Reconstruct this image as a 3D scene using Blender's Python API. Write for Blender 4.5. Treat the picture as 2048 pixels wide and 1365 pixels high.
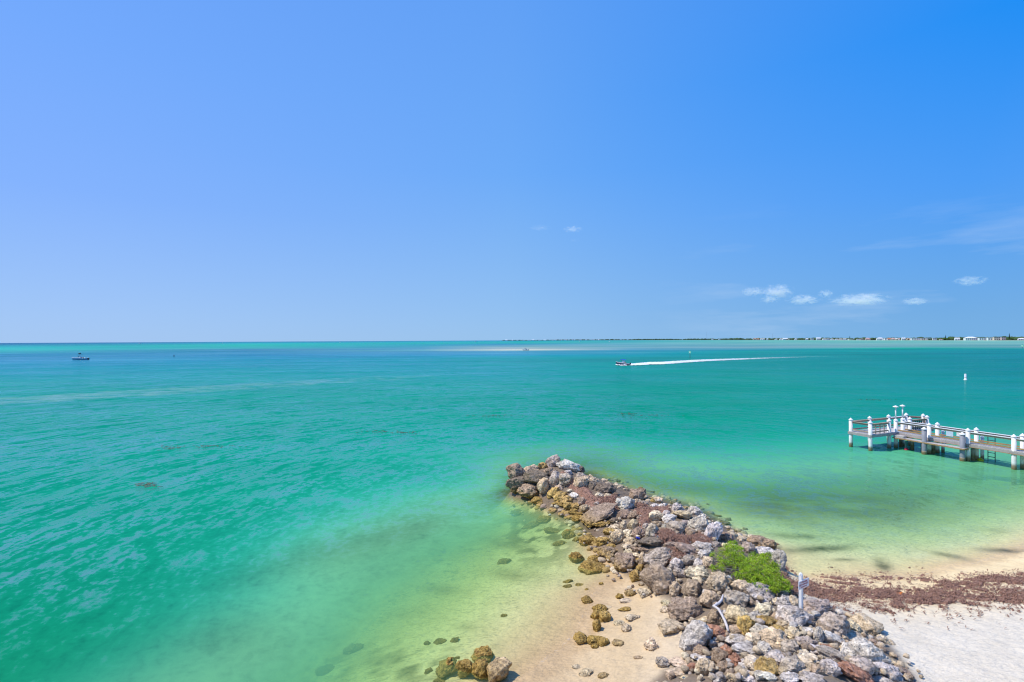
import bpy, bmesh, math, random
import numpy as np
from mathutils import Vector, Matrix, noise as mnoise

# ------------------------------------------------------------------ scene, camera, light
scene = bpy.context.scene
for o in list(bpy.data.objects):
    bpy.data.objects.remove(o)
COL = scene.collection
rnd = random.Random(7)
nrng = np.random.default_rng(11)

EYE = 9.0
FPX = 1000.0            # focal length in pixels of the 2048 px wide photograph
pitch = 0.0015
Fv = Vector((0, math.cos(pitch), -math.sin(pitch)))
Rv = Vector((1, 0, -0.0053)); Rv = (Rv - Fv * Rv.dot(Fv)).normalized()
Uv = Rv.cross(Fv)
camd = bpy.data.cameras.new("camera")
cam = bpy.data.objects.new("camera", camd)
COL.objects.link(cam)
camd.sensor_fit = 'HORIZONTAL'
camd.sensor_width = 36.0
camd.lens = 36.0 * FPX / 2048.0
camd.clip_start = 0.1
camd.clip_end = 120000.0
M = Matrix((Rv, Uv, -Fv)).transposed().to_4x4()
M.translation = (0, 0, EYE)
cam.matrix_world = M
scene.camera = cam

SUN_ELEV, SUN_AZ = math.radians(58), math.radians(-84)     # azimuth from +Y (view direction), negative = towards the left
sun_dir = Vector((math.sin(SUN_AZ) * math.cos(SUN_ELEV), math.cos(SUN_AZ) * math.cos(SUN_ELEV), math.sin(SUN_ELEV)))
sl = bpy.data.lights.new("sun", 'SUN')
sl.energy = 4.5
sl.angle = math.radians(0.55)
sl.color = (1.0, 0.93, 0.82)
so = bpy.data.objects.new("sun", sl)
so.rotation_euler = (-sun_dir).to_track_quat('-Z', 'Y').to_euler()
COL.objects.link(so)

scene.view_settings.view_transform = 'Standard'
scene.view_settings.look = 'None'
scene.view_settings.exposure = 0.0
scene.view_settings.gamma = 1.0
scene.cycles.use_denoising = True
scene.cycles.max_bounces = 8
scene.cycles.transparent_max_bounces = 16
scene.cycles.volume_bounces = 2
scene.cycles.caustics_reflective = False
scene.cycles.caustics_refractive = False
scene.cycles.filter_width = 1.2

world = bpy.data.worlds.new("World")
scene.world = world
world.use_nodes = True
wn, wl = world.node_tree.nodes, world.node_tree.links
wn.clear()
w_out = wn.new('ShaderNodeOutputWorld')
w_bg = wn.new('ShaderNodeBackground')
w_sky = wn.new('ShaderNodeTexSky')
w_sky.sky_type = 'NISHITA'
w_sky.sun_disc = False
w_sky.sun_elevation = SUN_ELEV
w_sky.sun_rotation = SUN_AZ
w_sky.altitude = 0
w_sky.air_density = 1.0
w_sky.dust_density = 0.6
w_sky.ozone_density = 2.0
w_bg.inputs['Strength'].default_value = 1.0
w_hs = wn.new('ShaderNodeHueSaturation')
w_hs.inputs['Hue'].default_value = 0.5
w_hs.inputs['Saturation'].default_value = 1.0
w_hs.inputs['Value'].default_value = 1.0
wl.new(w_sky.outputs[0], w_hs.inputs['Color'])
# a little colour grading of the sky and thin high cirrus, both by direction in the sky
def wnode(t, **kw):
    n = wn.new(t)
    for k, v in kw.items():
        setattr(n, k, v)
    return n
w_tc = wnode('ShaderNodeTexCoord')
w_sep = wnode('ShaderNodeSeparateXYZ')
wl.new(w_tc.outputs['Generated'], w_sep.inputs[0])
def wramp(stops):
    r = wnode('ShaderNodeValToRGB')
    r.color_ramp.interpolation = 'EASE' if False else 'LINEAR'
    els = r.color_ramp.elements
    while len(els) < len(stops): els.new(0.5)
    for e_, (p_, c_) in zip(els, stops):
        e_.position = p_
        lin = [x / 255 / 12.92 if x / 255 <= .04045 else ((x / 255 + .055) / 1.055) ** 2.4 for x in c_]
        e_.color = (*lin, 1)
    wl.new(w_sep.outputs[2], r.inputs[0])
    return r.outputs[0]
def wrange(src, a, b, smooth=False):
    n = wnode('ShaderNodeMapRange')
    if smooth: n.interpolation_type = 'SMOOTHSTEP'
    n.inputs[1].default_value = a; n.inputs[2].default_value = b
    wl.new(src, n.inputs[0])
    return n.outputs[0]
def wmix(f, a, b):
    n = wnode('ShaderNodeMix', data_type='RGBA')
    if isinstance(f, float): n.inputs[0].default_value = f
    else: wl.new(f, n.inputs[0])
    wl.new(a, n.inputs[6]); wl.new(b, n.inputs[7])
    return n.outputs[2]
# the clear sky: paler towards the sun side, deeper blue away from it, washed out near the horizon
g_l = wramp([(0, (162, 199, 244)), (.04, (157, 196, 247)), (.226, (130, 178, 255)), (.43, (115, 170, 255)), (1, (80, 140, 240))])
g_c = wramp([(0, (150, 195, 238)), (.05, (143, 191, 241)), (.315, (108, 172, 250)), (.56, (97, 162, 248)), (1, (80, 140, 240))])
g_r = wramp([(0, (114, 175, 228)), (.04, (107, 170, 229)), (.226, (73, 157, 248)), (.43, (18, 143, 248)), (1, (60, 130, 240))])
g1 = wmix(wrange(w_sep.outputs[0], -.66, 0.0), g_l, g_c)
g2 = wmix(wrange(w_sep.outputs[0], 0.0, .66), g1, g_r)
w_sc = wnode('ShaderNodeVectorMath', operation='SCALE')          # the physical sky at its own strength
w_sc.inputs['Scale'].default_value = 0.13
wl.new(w_hs.outputs[0], w_sc.inputs[0])
w_sky2 = wmix(0.95, w_sc.outputs[0], g2)
w_map = wnode('ShaderNodeMapping')
w_map.inputs['Rotation'].default_value = (0, math.radians(14), 0)
w_map.inputs['Scale'].default_value = (1.6, 1.6, 11.0)
wl.new(w_tc.outputs['Generated'], w_map.inputs[0])
w_noi = wnode('ShaderNodeTexNoise')
w_noi.inputs['Scale'].default_value = 2.2
w_noi.inputs['Detail'].default_value = 5
w_noi.inputs['Roughness'].default_value = 0.6
wl.new(w_map.outputs[0], w_noi.inputs['Vector'])
w_cr = wnode('ShaderNodeMapRange')
w_cr.inputs[1].default_value = 0.52
w_cr.inputs[2].default_value = 0.85
wl.new(w_noi.outputs['Fac'], w_cr.inputs[0])
w_xm = wnode('ShaderNodeMapRange', interpolation_type='SMOOTHSTEP')      # cirrus only to the right of the view
w_xm.inputs[1].default_value = 0.2
w_xm.inputs[2].default_value = 0.5
wl.new(w_sep.outputs[0], w_xm.inputs[0])
w_zm = wnode('ShaderNodeMapRange', interpolation_type='SMOOTHSTEP')
w_zm.inputs[1].default_value = 0.26
w_zm.inputs[2].default_value = 0.10
wl.new(w_sep.outputs[2], w_zm.inputs[0])
w_m1 = wnode('ShaderNodeMath', operation='MULTIPLY')
w_m2 = wnode('ShaderNodeMath', operation='MULTIPLY')
w_m3 = wnode('ShaderNodeMath', operation='MULTIPLY')
w_m3.inputs[1].default_value = 0.42
wl.new(w_cr.outputs[0], w_m1.inputs[0]); wl.new(w_xm.outputs[0], w_m1.inputs[1])
wl.new(w_m1.outputs[0], w_m2.inputs[0]); wl.new(w_zm.outputs[0], w_m2.inputs[1])
wl.new(w_m2.outputs[0], w_m3.inputs[0])
w_mix = wnode('ShaderNodeMix', data_type='RGBA')
wl.new(w_m3.outputs[0], w_mix.inputs['Factor'])
wl.new(w_sky2, w_mix.inputs[6])
w_mix.inputs[7].default_value = (.62, .76, .95, 1)
wl.new(w_mix.outputs[2], w_bg.inputs['Color'])
wl.new(w_bg.outputs[0], w_out.inputs[0])

# ------------------------------------------------------------------ helpers
def srgb(r, g, b):
    def c(x):
        x /= 255.0
        return x / 12.92 if x <= 0.04045 else ((x + 0.055) / 1.055) ** 2.4
    return (c(r), c(g), c(b))

EYEV = Vector((0, 0, EYE))
def ray(px, py):
    return Fv + Rv * ((px - 1024) / FPX) - Uv * ((py - 682.5) / FPX)
def G(px, py, z=0.0):
    d = ray(px, py)
    return EYEV + d * ((z - EYE) / d.z)
def project(x, y, z):
    """photograph pixel of a world point (numpy arrays allowed)"""
    dx, dy, dz = x, y, z - EYE
    c = dx * Fv.x + dy * Fv.y + dz * Fv.z
    c = np.where(np.abs(c) < 0.5, 0.5, c)
    return (1024 + FPX * (dx * Rv.x + dy * Rv.y + dz * Rv.z) / c,
            682.5 - FPX * (dx * Uv.x + dy * Uv.y + dz * Uv.z) / c)

def tag(o, label=None, cat=None, group=None, kind=None):
    if label: o['label'] = label
    if cat: o['category'] = cat
    if group: o['group'] = group
    if kind: o['kind'] = kind
    return o
def empty(name, loc, rz=0.0):
    o = bpy.data.objects.new(name, None)
    o.empty_display_size = 0.3
    o.location = loc
    o.rotation_euler = (0, 0, rz)
    COL.objects.link(o)
    return o

class MB:
    """collects shapes and links them as one mesh object"""
    def __init__(self):
        self.v, self.f = [], []
    def add(self, vs, fs):
        n = len(self.v)
        self.v += [tuple(p) for p in vs]
        self.f += [tuple(i + n for i in q) for q in fs]
        return self
    def box(self, c, s, rot=None, taper=1.0, bev=0.0):
        hx, hy, hz = s[0] / 2, s[1] / 2, s[2] / 2
        if bev <= 0:
            vs = [Vector((x * hx * (taper if z > 0 else 1), y * hy * (taper if z > 0 else 1), z * hz)) for z in (-1, 1) for y in (-1, 1) for x in (-1, 1)]
            fs = [(0, 2, 3, 1), (4, 5, 7, 6), (0, 1, 5, 4), (2, 6, 7, 3), (0, 4, 6, 2), (1, 3, 7, 5)]
        else:
            b = min(bev, hx * .9, hy * .9, hz * .9)
            ring = lambda x, y: [(-x + b, -y), (x - b, -y), (x, -y + b), (x, y - b), (x - b, y), (-x + b, y), (-x, y - b), (-x, -y + b)]
            vs, fs = [], []
            for z, k in ((-hz, b), (-hz + b, 0), (hz - b, 0), (hz, b)):
                vs += [Vector((p[0], p[1], z)) for p in ring(hx - k, hy - k)]
            for l in range(3):
                for i in range(8):
                    fs.append((l * 8 + i, l * 8 + (i + 1) % 8, l * 8 + 8 + (i + 1) % 8, l * 8 + 8 + i))
            fs += [tuple(reversed(range(8))), tuple(range(24, 32))]
        if rot is not None:
            vs = [rot @ p for p in vs]
        c = Vector(c)
        return self.add([p + c for p in vs], fs)
    def bar(self, a, b, w, h, up=Vector((0, 0, 1))):
        a, b = Vector(a), Vector(b)
        d = (b - a); L = d.length; d.normalize()
        s = d.cross(up).normalized(); t = s.cross(d)
        rot = Matrix((d, s, t)).transposed()
        return self.box((a + b) / 2, (L, w, h), rot)
    def tube(self, pts, rad, n=8, cap=True):
        pts = [Vector(p) for p in pts]
        if not hasattr(rad, '__len__'): rad = [rad] * len(pts)
        vs, fs = [], []
        for i, p in enumerate(pts):
            d = (pts[min(i + 1, len(pts) - 1)] - pts[max(i - 1, 0)]).normalized()
            s = d.cross(Vector((0, 0, 1)) if abs(d.z) < .9 else Vector((0, 1, 0))).normalized(); t = s.cross(d)
            for k in range(n):
                a = 2 * math.pi * k / n
                vs.append(p + (s * math.cos(a) + t * math.sin(a)) * rad[i])
        for i in range(len(pts) - 1):
            for k in range(n):
                fs.append((i * n + k, i * n + (k + 1) % n, (i + 1) * n + (k + 1) % n, (i + 1) * n + k))
        if cap:
            fs += [tuple(reversed(range(n))), tuple(range((len(pts) - 1) * n, len(pts) * n))]
        return self.add(vs, fs)
    def lathe(self, prof, c=(0, 0, 0), n=16):
        """prof: list of (radius, z)"""
        vs, fs = [], []
        c = Vector(c)
        for r, z in prof:
            for k in range(n):
                a = 2 * math.pi * k / n
                vs.append(c + Vector((r * math.cos(a), r * math.sin(a), z)))
        for i in range(len(prof) - 1):
            for k in range(n):
                fs.append((i * n + k, i * n + (k + 1) % n, (i + 1) * n + (k + 1) % n, (i + 1) * n + k))
        fs += [tuple(reversed(range(n))), tuple(range((len(prof) - 1) * n, len(prof) * n))]
        return self.add(vs, fs)
    def build(self, name, mat, parent=None, smooth=False):
        me = bpy.data.meshes.new(name)
        me.from_pydata(self.v, [], self.f)
        me.materials.append(mat)
        if smooth:
            me.polygons.foreach_set('use_smooth', [True] * len(me.polygons))
        me.update()
        o = bpy.data.objects.new(name, me)
        COL.objects.link(o)
        if parent: o.parent = parent
        return o

def np_mesh(name, v, f, mat, smooth=True):
    me = bpy.data.meshes.new(name)
    v = np.asarray(v, dtype=np.float32); f = np.asarray(f, dtype=np.int32)
    me.vertices.add(len(v)); me.vertices.foreach_set('co', v.ravel())
    k = f.shape[1]
    me.loops.add(f.size); me.loops.foreach_set('vertex_index', f.ravel())
    me.polygons.add(len(f)); me.polygons.foreach_set('loop_start', np.arange(0, f.size, k, dtype=np.int32))
    me.polygons.foreach_set('loop_total', np.full(len(f), k, dtype=np.int32))
    me.polygons.foreach_set('use_smooth', np.full(len(f), smooth))
    me.materials.append(mat)
    me.update(calc_edges=True)
    me.validate()
    o = bpy.data.objects.new(name, me)
    COL.objects.link(o)
    return o
def color_attr(o, name, arr):
    a = o.data.color_attributes.new(name, 'FLOAT_COLOR', 'POINT')
    arr = np.asarray(arr, dtype=np.float32)
    if arr.shape[1] == 3:
        arr = np.concatenate([arr, np.ones((len(arr), 1), np.float32)], 1)
    a.data.foreach_set('color', arr.ravel())
def grid_faces(nr, nc):
    i = np.arange((nr - 1) * nc).reshape(nr - 1, nc)[:, :-1].ravel()
    return np.stack([i, i + 1, i + 1 + nc, i + nc], 1)

def vnoise(x, y, seed=0):
    """smooth value noise, numpy"""
    r = np.random.default_rng(seed).random((256, 256))
    xi = np.floor(x).astype(int); yi = np.floor(y).astype(int)
    fx = x - xi; fy = y - yi
    fx = fx * fx * (3 - 2 * fx); fy = fy * fy * (3 - 2 * fy)
    g = lambda a, b: r[a % 256, b % 256]
    return (g(xi, yi) * (1 - fx) + g(xi + 1, yi) * fx) * (1 - fy) + (g(xi, yi + 1) * (1 - fx) + g(xi + 1, yi + 1) * fx) * fy
def fbm(x, y, seed=0, oct=4):
    s, a, t = 0, 1.0, 0
    for k in range(oct):
        s = s + a * vnoise(x * 2 ** k + 17 * k, y * 2 ** k + 31 * k, seed + k); t += a; a *= .55
    return s / t
def sstep(a, b, x):
    t = np.clip((x - a) / (b - a), 0, 1)
    return t * t * (3 - 2 * t)
def in_poly(px, py, poly):
    px = np.asarray(px, float); py = np.asarray(py, float)
    c = np.zeros(px.shape, bool)
    n = len(poly)
    for i in range(n):
        x1, y1 = poly[i]; x2, y2 = poly[(i + 1) % n]
        if y1 == y2: continue
        k = ((y1 > py) != (y2 > py)) & (px < (x2 - x1) * (py - y1) / (y2 - y1) + x1)
        c ^= k
    return c
def poly_dist(px, py, poly):
    """signed distance in pixels, positive inside"""
    px = np.asarray(px, float); py = np.asarray(py, float)
    d = np.full(px.shape, 1e9)
    n = len(poly)
    for i in range(n):
        x1, y1 = poly[i]; x2, y2 = poly[(i + 1) % n]
        ex, ey = x2 - x1, y2 - y1
        t = np.clip(((px - x1) * ex + (py - y1) * ey) / (ex * ex + ey * ey + 1e-9), 0, 1)
        d = np.minimum(d, np.hypot(px - x1 - t * ex, py - y1 - t * ey))
    return np.where(in_poly(px, py, poly), d, -d)

# ------------------------------------------------------------------ materials
class NT:
    def __init__(self, name):
        self.m = bpy.data.materials.new(name)
        self.m.use_nodes = True
        self.t = self.m.node_tree
        self.t.nodes.clear()
        self.out = self.n('ShaderNodeOutputMaterial')
    def n(self, typ, **kw):
        n = self.t.nodes.new(typ)
        for k, v in kw.items():
            setattr(n, k, v)
        return n
    def l(self, a, b):
        self.t.links.new(a, b)
    def pos(self):
        return self.n('ShaderNodeNewGeometry').outputs['Position']
    def noise(self, vec, scale, detail=4, rough=.55, dist=0.0):
        n = self.n('ShaderNodeTexNoise')
        n.inputs['Scale'].default_value = scale
        n.inputs['Detail'].default_value = detail
        n.inputs['Roughness'].default_value = rough
        n.inputs['Distortion'].default_value = dist
        if vec is not None: self.l(vec, n.inputs['Vector'])
        return n.outputs['Fac']
    def voro(self, vec, scale, feature='F1'):
        n = self.n('ShaderNodeTexVoronoi', feature=feature)
        n.inputs['Scale'].default_value = scale
        if vec is not None: self.l(vec, n.inputs['Vector'])
        return n.outputs['Distance']
    def mapping(self, vec, scale=(1, 1, 1), rot=(0, 0, 0)):
        n = self.n('ShaderNodeMapping')
        n.inputs['Scale'].default_value = scale
        n.inputs['Rotation'].default_value = rot
        self.l(vec, n.inputs[0])
        return n.outputs[0]
    def rng(self, v, a, b, c=0.0, d=1.0, smooth=False):
        n = self.n('ShaderNodeMapRange')
        if smooth: n.interpolation_type = 'SMOOTHSTEP'
        for i, x in enumerate((a, b, c, d)):
            n.inputs[i + 1].default_value = x
        self.l(v, n.inputs[0])
        return n.outputs[0]
    def math(self, op, a, b=None, clamp=False):
        n = self.n('ShaderNodeMath', operation=op, use_clamp=clamp)
        for i, x in enumerate((a, b)):
            if x is None: continue
            if isinstance(x, (int, float)): n.inputs[i].default_value = x
            else: self.l(x, n.inputs[i])
        return n.outputs[0]
    def mix(self, fac, a, b, blend='MIX'):
        n = self.n('ShaderNodeMix', data_type='RGBA', blend_type=blend)
        for i, x in ((0, fac), (6, a), (7, b)):
            if isinstance(x, (int, float)): n.inputs[i].default_value = x
            elif isinstance(x, tuple): n.inputs[i].default_value = (*x, 1) if len(x) == 3 else x
            else: self.l(x, n.inputs[i])
        return n.outputs[2]
    def bump(self, h, strength=.5, dist=.05, prev=None):
        n = self.n('ShaderNodeBump')
        n.inputs['Strength'].default_value = strength
        n.inputs['Distance'].default_value = dist
        self.l(h, n.inputs['Height'])
        if prev is not None: self.l(prev, n.inputs['Normal'])
        return n.outputs[0]
    def principled(self, col, rough=.6, normal=None, spec=.3, **kw):
        n = self.n('ShaderNodeBsdfPrincipled')
        if isinstance(col, tuple): n.inputs['Base Color'].default_value = (*col, 1)
        else: self.l(col, n.inputs['Base Color'])
        if isinstance(rough, (int, float)): n.inputs['Roughness'].default_value = rough
        else: self.l(rough, n.inputs['Roughness'])
        n.inputs['Specular IOR Level'].default_value = spec
        if normal is not None: self.l(normal, n.inputs['Normal'])
        for k, v in kw.items():
            n.inputs[k].default_value = v
        self.l(n.outputs[0], self.out.inputs['Surface'])
        return n
def simple(name, col, rough=.5, var=.25, scale=6.0, spec=.3):
    """plain material with a bit of mottled wear"""
    t = NT(name)
    v = t.noise(t.pos(), scale, 5, .6)
    c = t.mix(t.rng(v, .3, .7), tuple(x * (1 - var) for x in col), tuple(min(1, x * (1 + var * .4)) for x in col))
    t.principled(c, rough, None, spec)
    return t.m
# ------------------------------------------------------------------ the ground: seabed, beach and the core of the jetty in one sheet
CTRL = [
 # waterline, open-sea side of the jetty
 (1035,1365,0),(1090,1320,0),(1150,1270,0),(1165,1230,0),(1183,1190,0),(1207,1165,0),(1222,1140,0),
 (1130,1365,.10),(1250,1330,.30),(1350,1350,.60),(1230,1220,.13),(1300,1250,.42),(1290,1185,.32),(1180,1330,.15),
 # shallows, open-sea side
 (1000,1200,-.35),(1000,1300,-.16),(900,1300,-.40),(900,1200,-.70),(800,1300,-.65),(700,1300,-1.0),(700,1200,-1.3),
 (600,1300,-1.5),(500,1300,-2.0),(400,1200,-2.6),(300,1100,-2.9),(0,1365,-3.2),(800,1100,-1.7),(900,1050,-1.7),(1000,1050,-.95),
 (1050,1100,-.55),(1100,1060,-.45),(1130,1110,-.28),(1000,1010,-1.0),(950,950,-2.2),(1150,1050,-.18),(1175,1085,-.06),
 (800,950,-2.6),(600,1100,-2.6),(860,1365,-.38),(700,1365,-.8),(1100,1160,-.26),
 # waterline and shallows in the bay
 (1572,1142,.02),(1650,1155,.02),(1740,1157,.02),(1850,1150,.02),(1960,1125,.02),(2048,1098,.02),(2200,1050,.02),
 (1600,1110,-.16),(1700,1125,-.14),(1850,1115,-.16),(1980,1085,-.2),(1600,1060,-.5),(1510,1040,-.5),(1450,1020,-.75),
 (1700,1050,-.6),(1850,1050,-.55),(2000,1030,-.5),(1700,990,-1.2),(1900,990,-1.05),(2040,990,-.8),(1400,980,-1.5),
 (1600,950,-2.0),(1800,940,-1.85),(2000,935,-1.55),(1300,930,-2.5),(1500,900,-2.9),(1800,890,-2.6),(2040,900,-1.7),(1230,900,-2.6),
 # beach
 (1620,1180,.42),(1700,1180,.30),(1800,1180,.28),(1920,1160,.25),(2030,1150,.36),(1700,1230,.70),(1850,1230,.60),(2040,1230,.66),
 (1900,1320,.95),(2040,1365,1.1),(2250,1250,.9),(2300,1400,1.4),(1820,1345,1.0),
 # top of the jetty
 (1020,985,-.1),(1050,962,.75),(1075,950,1.1),(1107,938,1.45),(1140,945,1.35),(1180,955,.8),(1060,1000,.0),(1130,1000,.45),(1190,1000,.70),(1225,1010,.60),(1240,966,-.9),(1268,996,.35),(1300,982,-.9),(1330,1014,.5),(1345,992,-.8),(1395,1035,.75),(1420,1060,.9),(1440,1085,.85),(1405,1002,-.7),(1450,1038,-.5),(1482,1066,-.35),(1212,946,-1.2),(1535,1082,-.2),(1565,1105,-.1),
 (1290,1015,.60),(1310,1008,.5),(1330,1050,.95),(1380,1050,.75),(1300,1100,.85),(1250,1060,.45),(1200,1040,.25),(1400,1120,1.05),(1350,1160,.85),
 (1290,1130,.45),(1480,1130,1.0),(1525,1105,.7),(1550,1128,.65),(1450,1200,1.1),(1370,1220,.65),(1550,1200,1.1),(1600,1235,1.15),(1400,1270,.75),
 (1500,1290,1.15),(1600,1300,1.35),(1700,1290,1.2),(1740,1265,.8),(1450,1350,.95),(1600,1360,1.45),(1780,1360,1.15),(1690,1240,.75),
 (1600,1500,1.5),(1300,1500,.8),(1000,1500,.25),(1900,1500,1.3),(600,1500,-.8),
]
_cp = np.array([(*G(a, b, c)[:2], c) for a, b, c in CTRL])
_cx = _cp[:, :2] / 10.0
def _tps(d2):
    return np.where(d2 > 1e-12, 0.5 * d2 * np.log(np.maximum(d2, 1e-12)), 0.0)
_n = len(_cx)
_K = _tps(((_cx[:, None] - _cx[None]) ** 2).sum(-1)) + 2e-4 * np.eye(_n)
_P = np.concatenate([np.ones((_n, 1)), _cx], 1)
_A = np.block([[_K, _P], [_P.T, np.zeros((3, 3))]])
_W = np.linalg.solve(_A, np.concatenate([_cp[:, 2], np.zeros(3)]))
def ground_z(x, y):
    x = np.asarray(x, float); y = np.asarray(y, float)
    sh = np.broadcast(x, y).shape
    xx = np.broadcast_to(x, sh).ravel() / 10; yy = np.broadcast_to(y, sh).ravel() / 10
    out = np.empty(xx.shape)
    for s in range(0, len(xx), 20000):
        q = np.stack([xx[s:s + 20000], yy[s:s + 20000]], 1)
        d2 = ((q[:, None] - _cx[None]) ** 2).sum(-1)
        out[s:s + 20000] = _tps(d2) @ _W[:_n] + _W[_n] + q @ _W[_n + 1:]
    z = np.clip(out.reshape(sh), -3.2, 1.7)
    deep = -3.0 - 3.0 * sstep(60, 400, np.hypot(x, y))
    w = np.maximum(sstep(40, 52, y - 0.25 * np.maximum(x, 0)), sstep(-9, -17, x))
    return z * (1 - w) + deep * w

JETTY = [(1010,995),(1035,940),(1090,918),(1150,925),(1210,955),(1262,975),(1330,992),(1395,1008),(1445,1040),(1490,1075),(1560,1095),(1578,1150),(1590,1195),
         (1690,1225),(1760,1268),(1800,1310),(1850,1380),(1830,1400),(1300,1400),(1300,1365),(1345,1330),(1395,1290),(1345,1245),(1340,1205),(1290,1175),(1250,1150),(1205,1105),(1165,1075),(1100,1020),(1050,1005)]

xs = np.concatenate([-np.geomspace(70000, 12, 40), np.arange(-11, -1.5, .3), np.arange(-1.5, 19.5, .11), np.arange(19.5, 42, .35), np.geomspace(42, 70000, 40)])
ys = np.concatenate([-np.geomspace(3000, 2, 14), np.arange(0, 9, .6), np.arange(9, 33, .11), np.arange(33, 56, .5), np.geomspace(56, 70000, 45)])
gx, gy = np.meshgrid(xs, ys)
gz = ground_z(gx, gy)
fine = sstep(-12, -8, gx) * sstep(44, 34, gy)
gz = gz + fine * (0.035 * (fbm(gx * 1.1, gy * 1.1, 3) - .5) + 0.05 * (fbm(gx * .4, gy * .4, 5) - .5))
spx, spy = project(gx, gy, gz)
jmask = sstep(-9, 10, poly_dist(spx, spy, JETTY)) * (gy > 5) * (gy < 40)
gz = gz + jmask * .16 * (fbm(gx * 2.6, gy * 2.6, 9) - .5)
# colours of the ground by place
sand_bay = np.array((.82, .645, .37)); sand_dry = np.array((.71, .64, .515)); sand_sea = np.array((.64, .48, .28)); sand_bed = np.array((.76, .69, .40))
rub = np.array((.135, .10, .075))  # dark rubble tone, with the shade of the gaps between boulders painted in
e = lambda a: a[..., None]
right = sstep(1380, 1560, spx)
gc = e(right) * (sand_bay + (sand_dry - sand_bay) * e(sstep(.25, .8, gz))) + e(1 - right) * (sand_sea + (np.array((.66, .54, .38)) - sand_sea) * e(sstep(.25, .7, gz)))
under = sstep(.0, -.5, gz)
gc = gc * e(1 - under) + sand_bed * e(under)
# seagrass on the bay floor, weed patches on the sea floor
warp = (fbm(gx * .35, gy * .5, 21) - .5)
bay_grass = np.exp(-(((spx - 1660) / 215) ** 2 + ((spy - 1015 - 12 * np.sin(spx / 90)) / 44) ** 2) ** 1.0) * 1.25 + .75 * np.exp(-(((spx - 1560) / 90) ** 2 + ((spy - 1002) / 22) ** 2)) + .5 * np.exp(-(((spx - 1900) / 120) ** 2 + ((spy - 990) / 22) ** 2))
bay_grass = np.clip(bay_grass * (0.75 + 1.6 * warp + .5 * (fbm(gx * 1.5, gy * 1.5, 23) - .5)), 0, 1) * (gy < 60)
drift = np.zeros_like(gx)
for (cx, cy, w, h, a, s) in ((1640,1098,75,7,-.05,.9),(1765,1130,18,11,.25,.9),(1900,1112,40,5,.2,.6),(2010,1102,50,5,.05,.8),(1600,1073,60,6,.05,.6),(1690,1120,26,3,0,.7),(1980,1060,45,5,.1,.4),
                             (880,1180,46,12,.1,.5),(1030,1150,60,14,.1,.45),(820,1225,50,14,-.1,.3),(740,1320,60,16,.1,.5),(930,1255,30,8,.1,.3),(650,1270,50,18,.1,.4),(1020,1090,60,12,.2,.55),(1060,1040,46,14,.3,.6),(985,985,40,20,.3,.8),(1120,1085,30,8,.1,.5),(700,1130,120,30,.2,.5),(560,1210,120,26,.1,.4)):
    dx, dy = spx - cx, spy - cy - a * (spx - cx)
    drift = np.maximum(drift, s * np.exp(-((dx / w) ** 2 + (dy / h) ** 2)) * (.35 + 1.3 * fbm(gx * 2.2, gy * 2.2, 29)))
mott = np.exp(-(((spx - 1075) / 85) ** 2 + ((spy - 1065) / 68) ** 2) ** 1.5) * sstep(.43, .58, fbm(gx * 1.5, gy * 1.5, 33, 5)) * .9
mott = np.maximum(mott, .8 * np.exp(-(((spx - 780) / 190) ** 2 + ((spy - 1330) / 46) ** 2)) * sstep(.45, .60, fbm(gx * 2.6, gy * 2.6, 35, 5)))
drift = np.maximum(drift, mott)
grass = np.clip(np.maximum(bay_grass * .62, drift), 0, 1) * (gz < .06) * (gy > 4)
gc = gc * e(1 - grass) + np.array((.085, .085, .04)) * e(grass)
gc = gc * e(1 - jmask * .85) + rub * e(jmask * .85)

t = NT("sand")
att = t.n('ShaderNodeVertexColor', layer_name='col')
P = t.pos()
n1 = t.noise(P, 1.3, 6, .6); n2 = t.noise(P, 14, 6, .65); n3 = t.voro(P, 26)
c = t.mix(1.0, att.outputs[0], t.mix(t.rng(n1, .3, .7), (.9, .885, .86), (1.06, 1.05, 1.03)), 'MULTIPLY')
c = t.mix(1.0, c, t.mix(t.rng(n2, .3, .7), (.90, .89, .87), (1.06, 1.06, 1.06)), 'MULTIPLY')
# coarse shell grit
grit = t.math('MULTIPLY', t.rng(t.voro(P, 15), .16, .08), t.rng(t.noise(P, .55, 3), .5, .62))
c = t.mix(t.math('MULTIPLY', grit, .8), c, (.30, .22, .13))
sp = t.n('ShaderNodeSeparateXYZ'); t.l(P, sp.inputs[0])
wet = t.math('MULTIPLY', t.rng(sp.outputs[2], -.22, -.04), t.rng(t.math('ADD', sp.outputs[2], t.math('MULTIPLY', t.math('SUBTRACT', n1, .5), .12)), .13, .03, 0, 1, True))
c = t.mix(t.math('MULTIPLY', wet, .55), c, (.80, .70, .56), 'MULTIPLY')
fleck = t.math('MULTIPLY', t.rng(t.noise(P, 55, 2, .5), .66, .74), t.rng(n1, .35, .65))
c = t.mix(t.math('MULTIPLY', fleck, .5), c, (.25, .20, .16))
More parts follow.
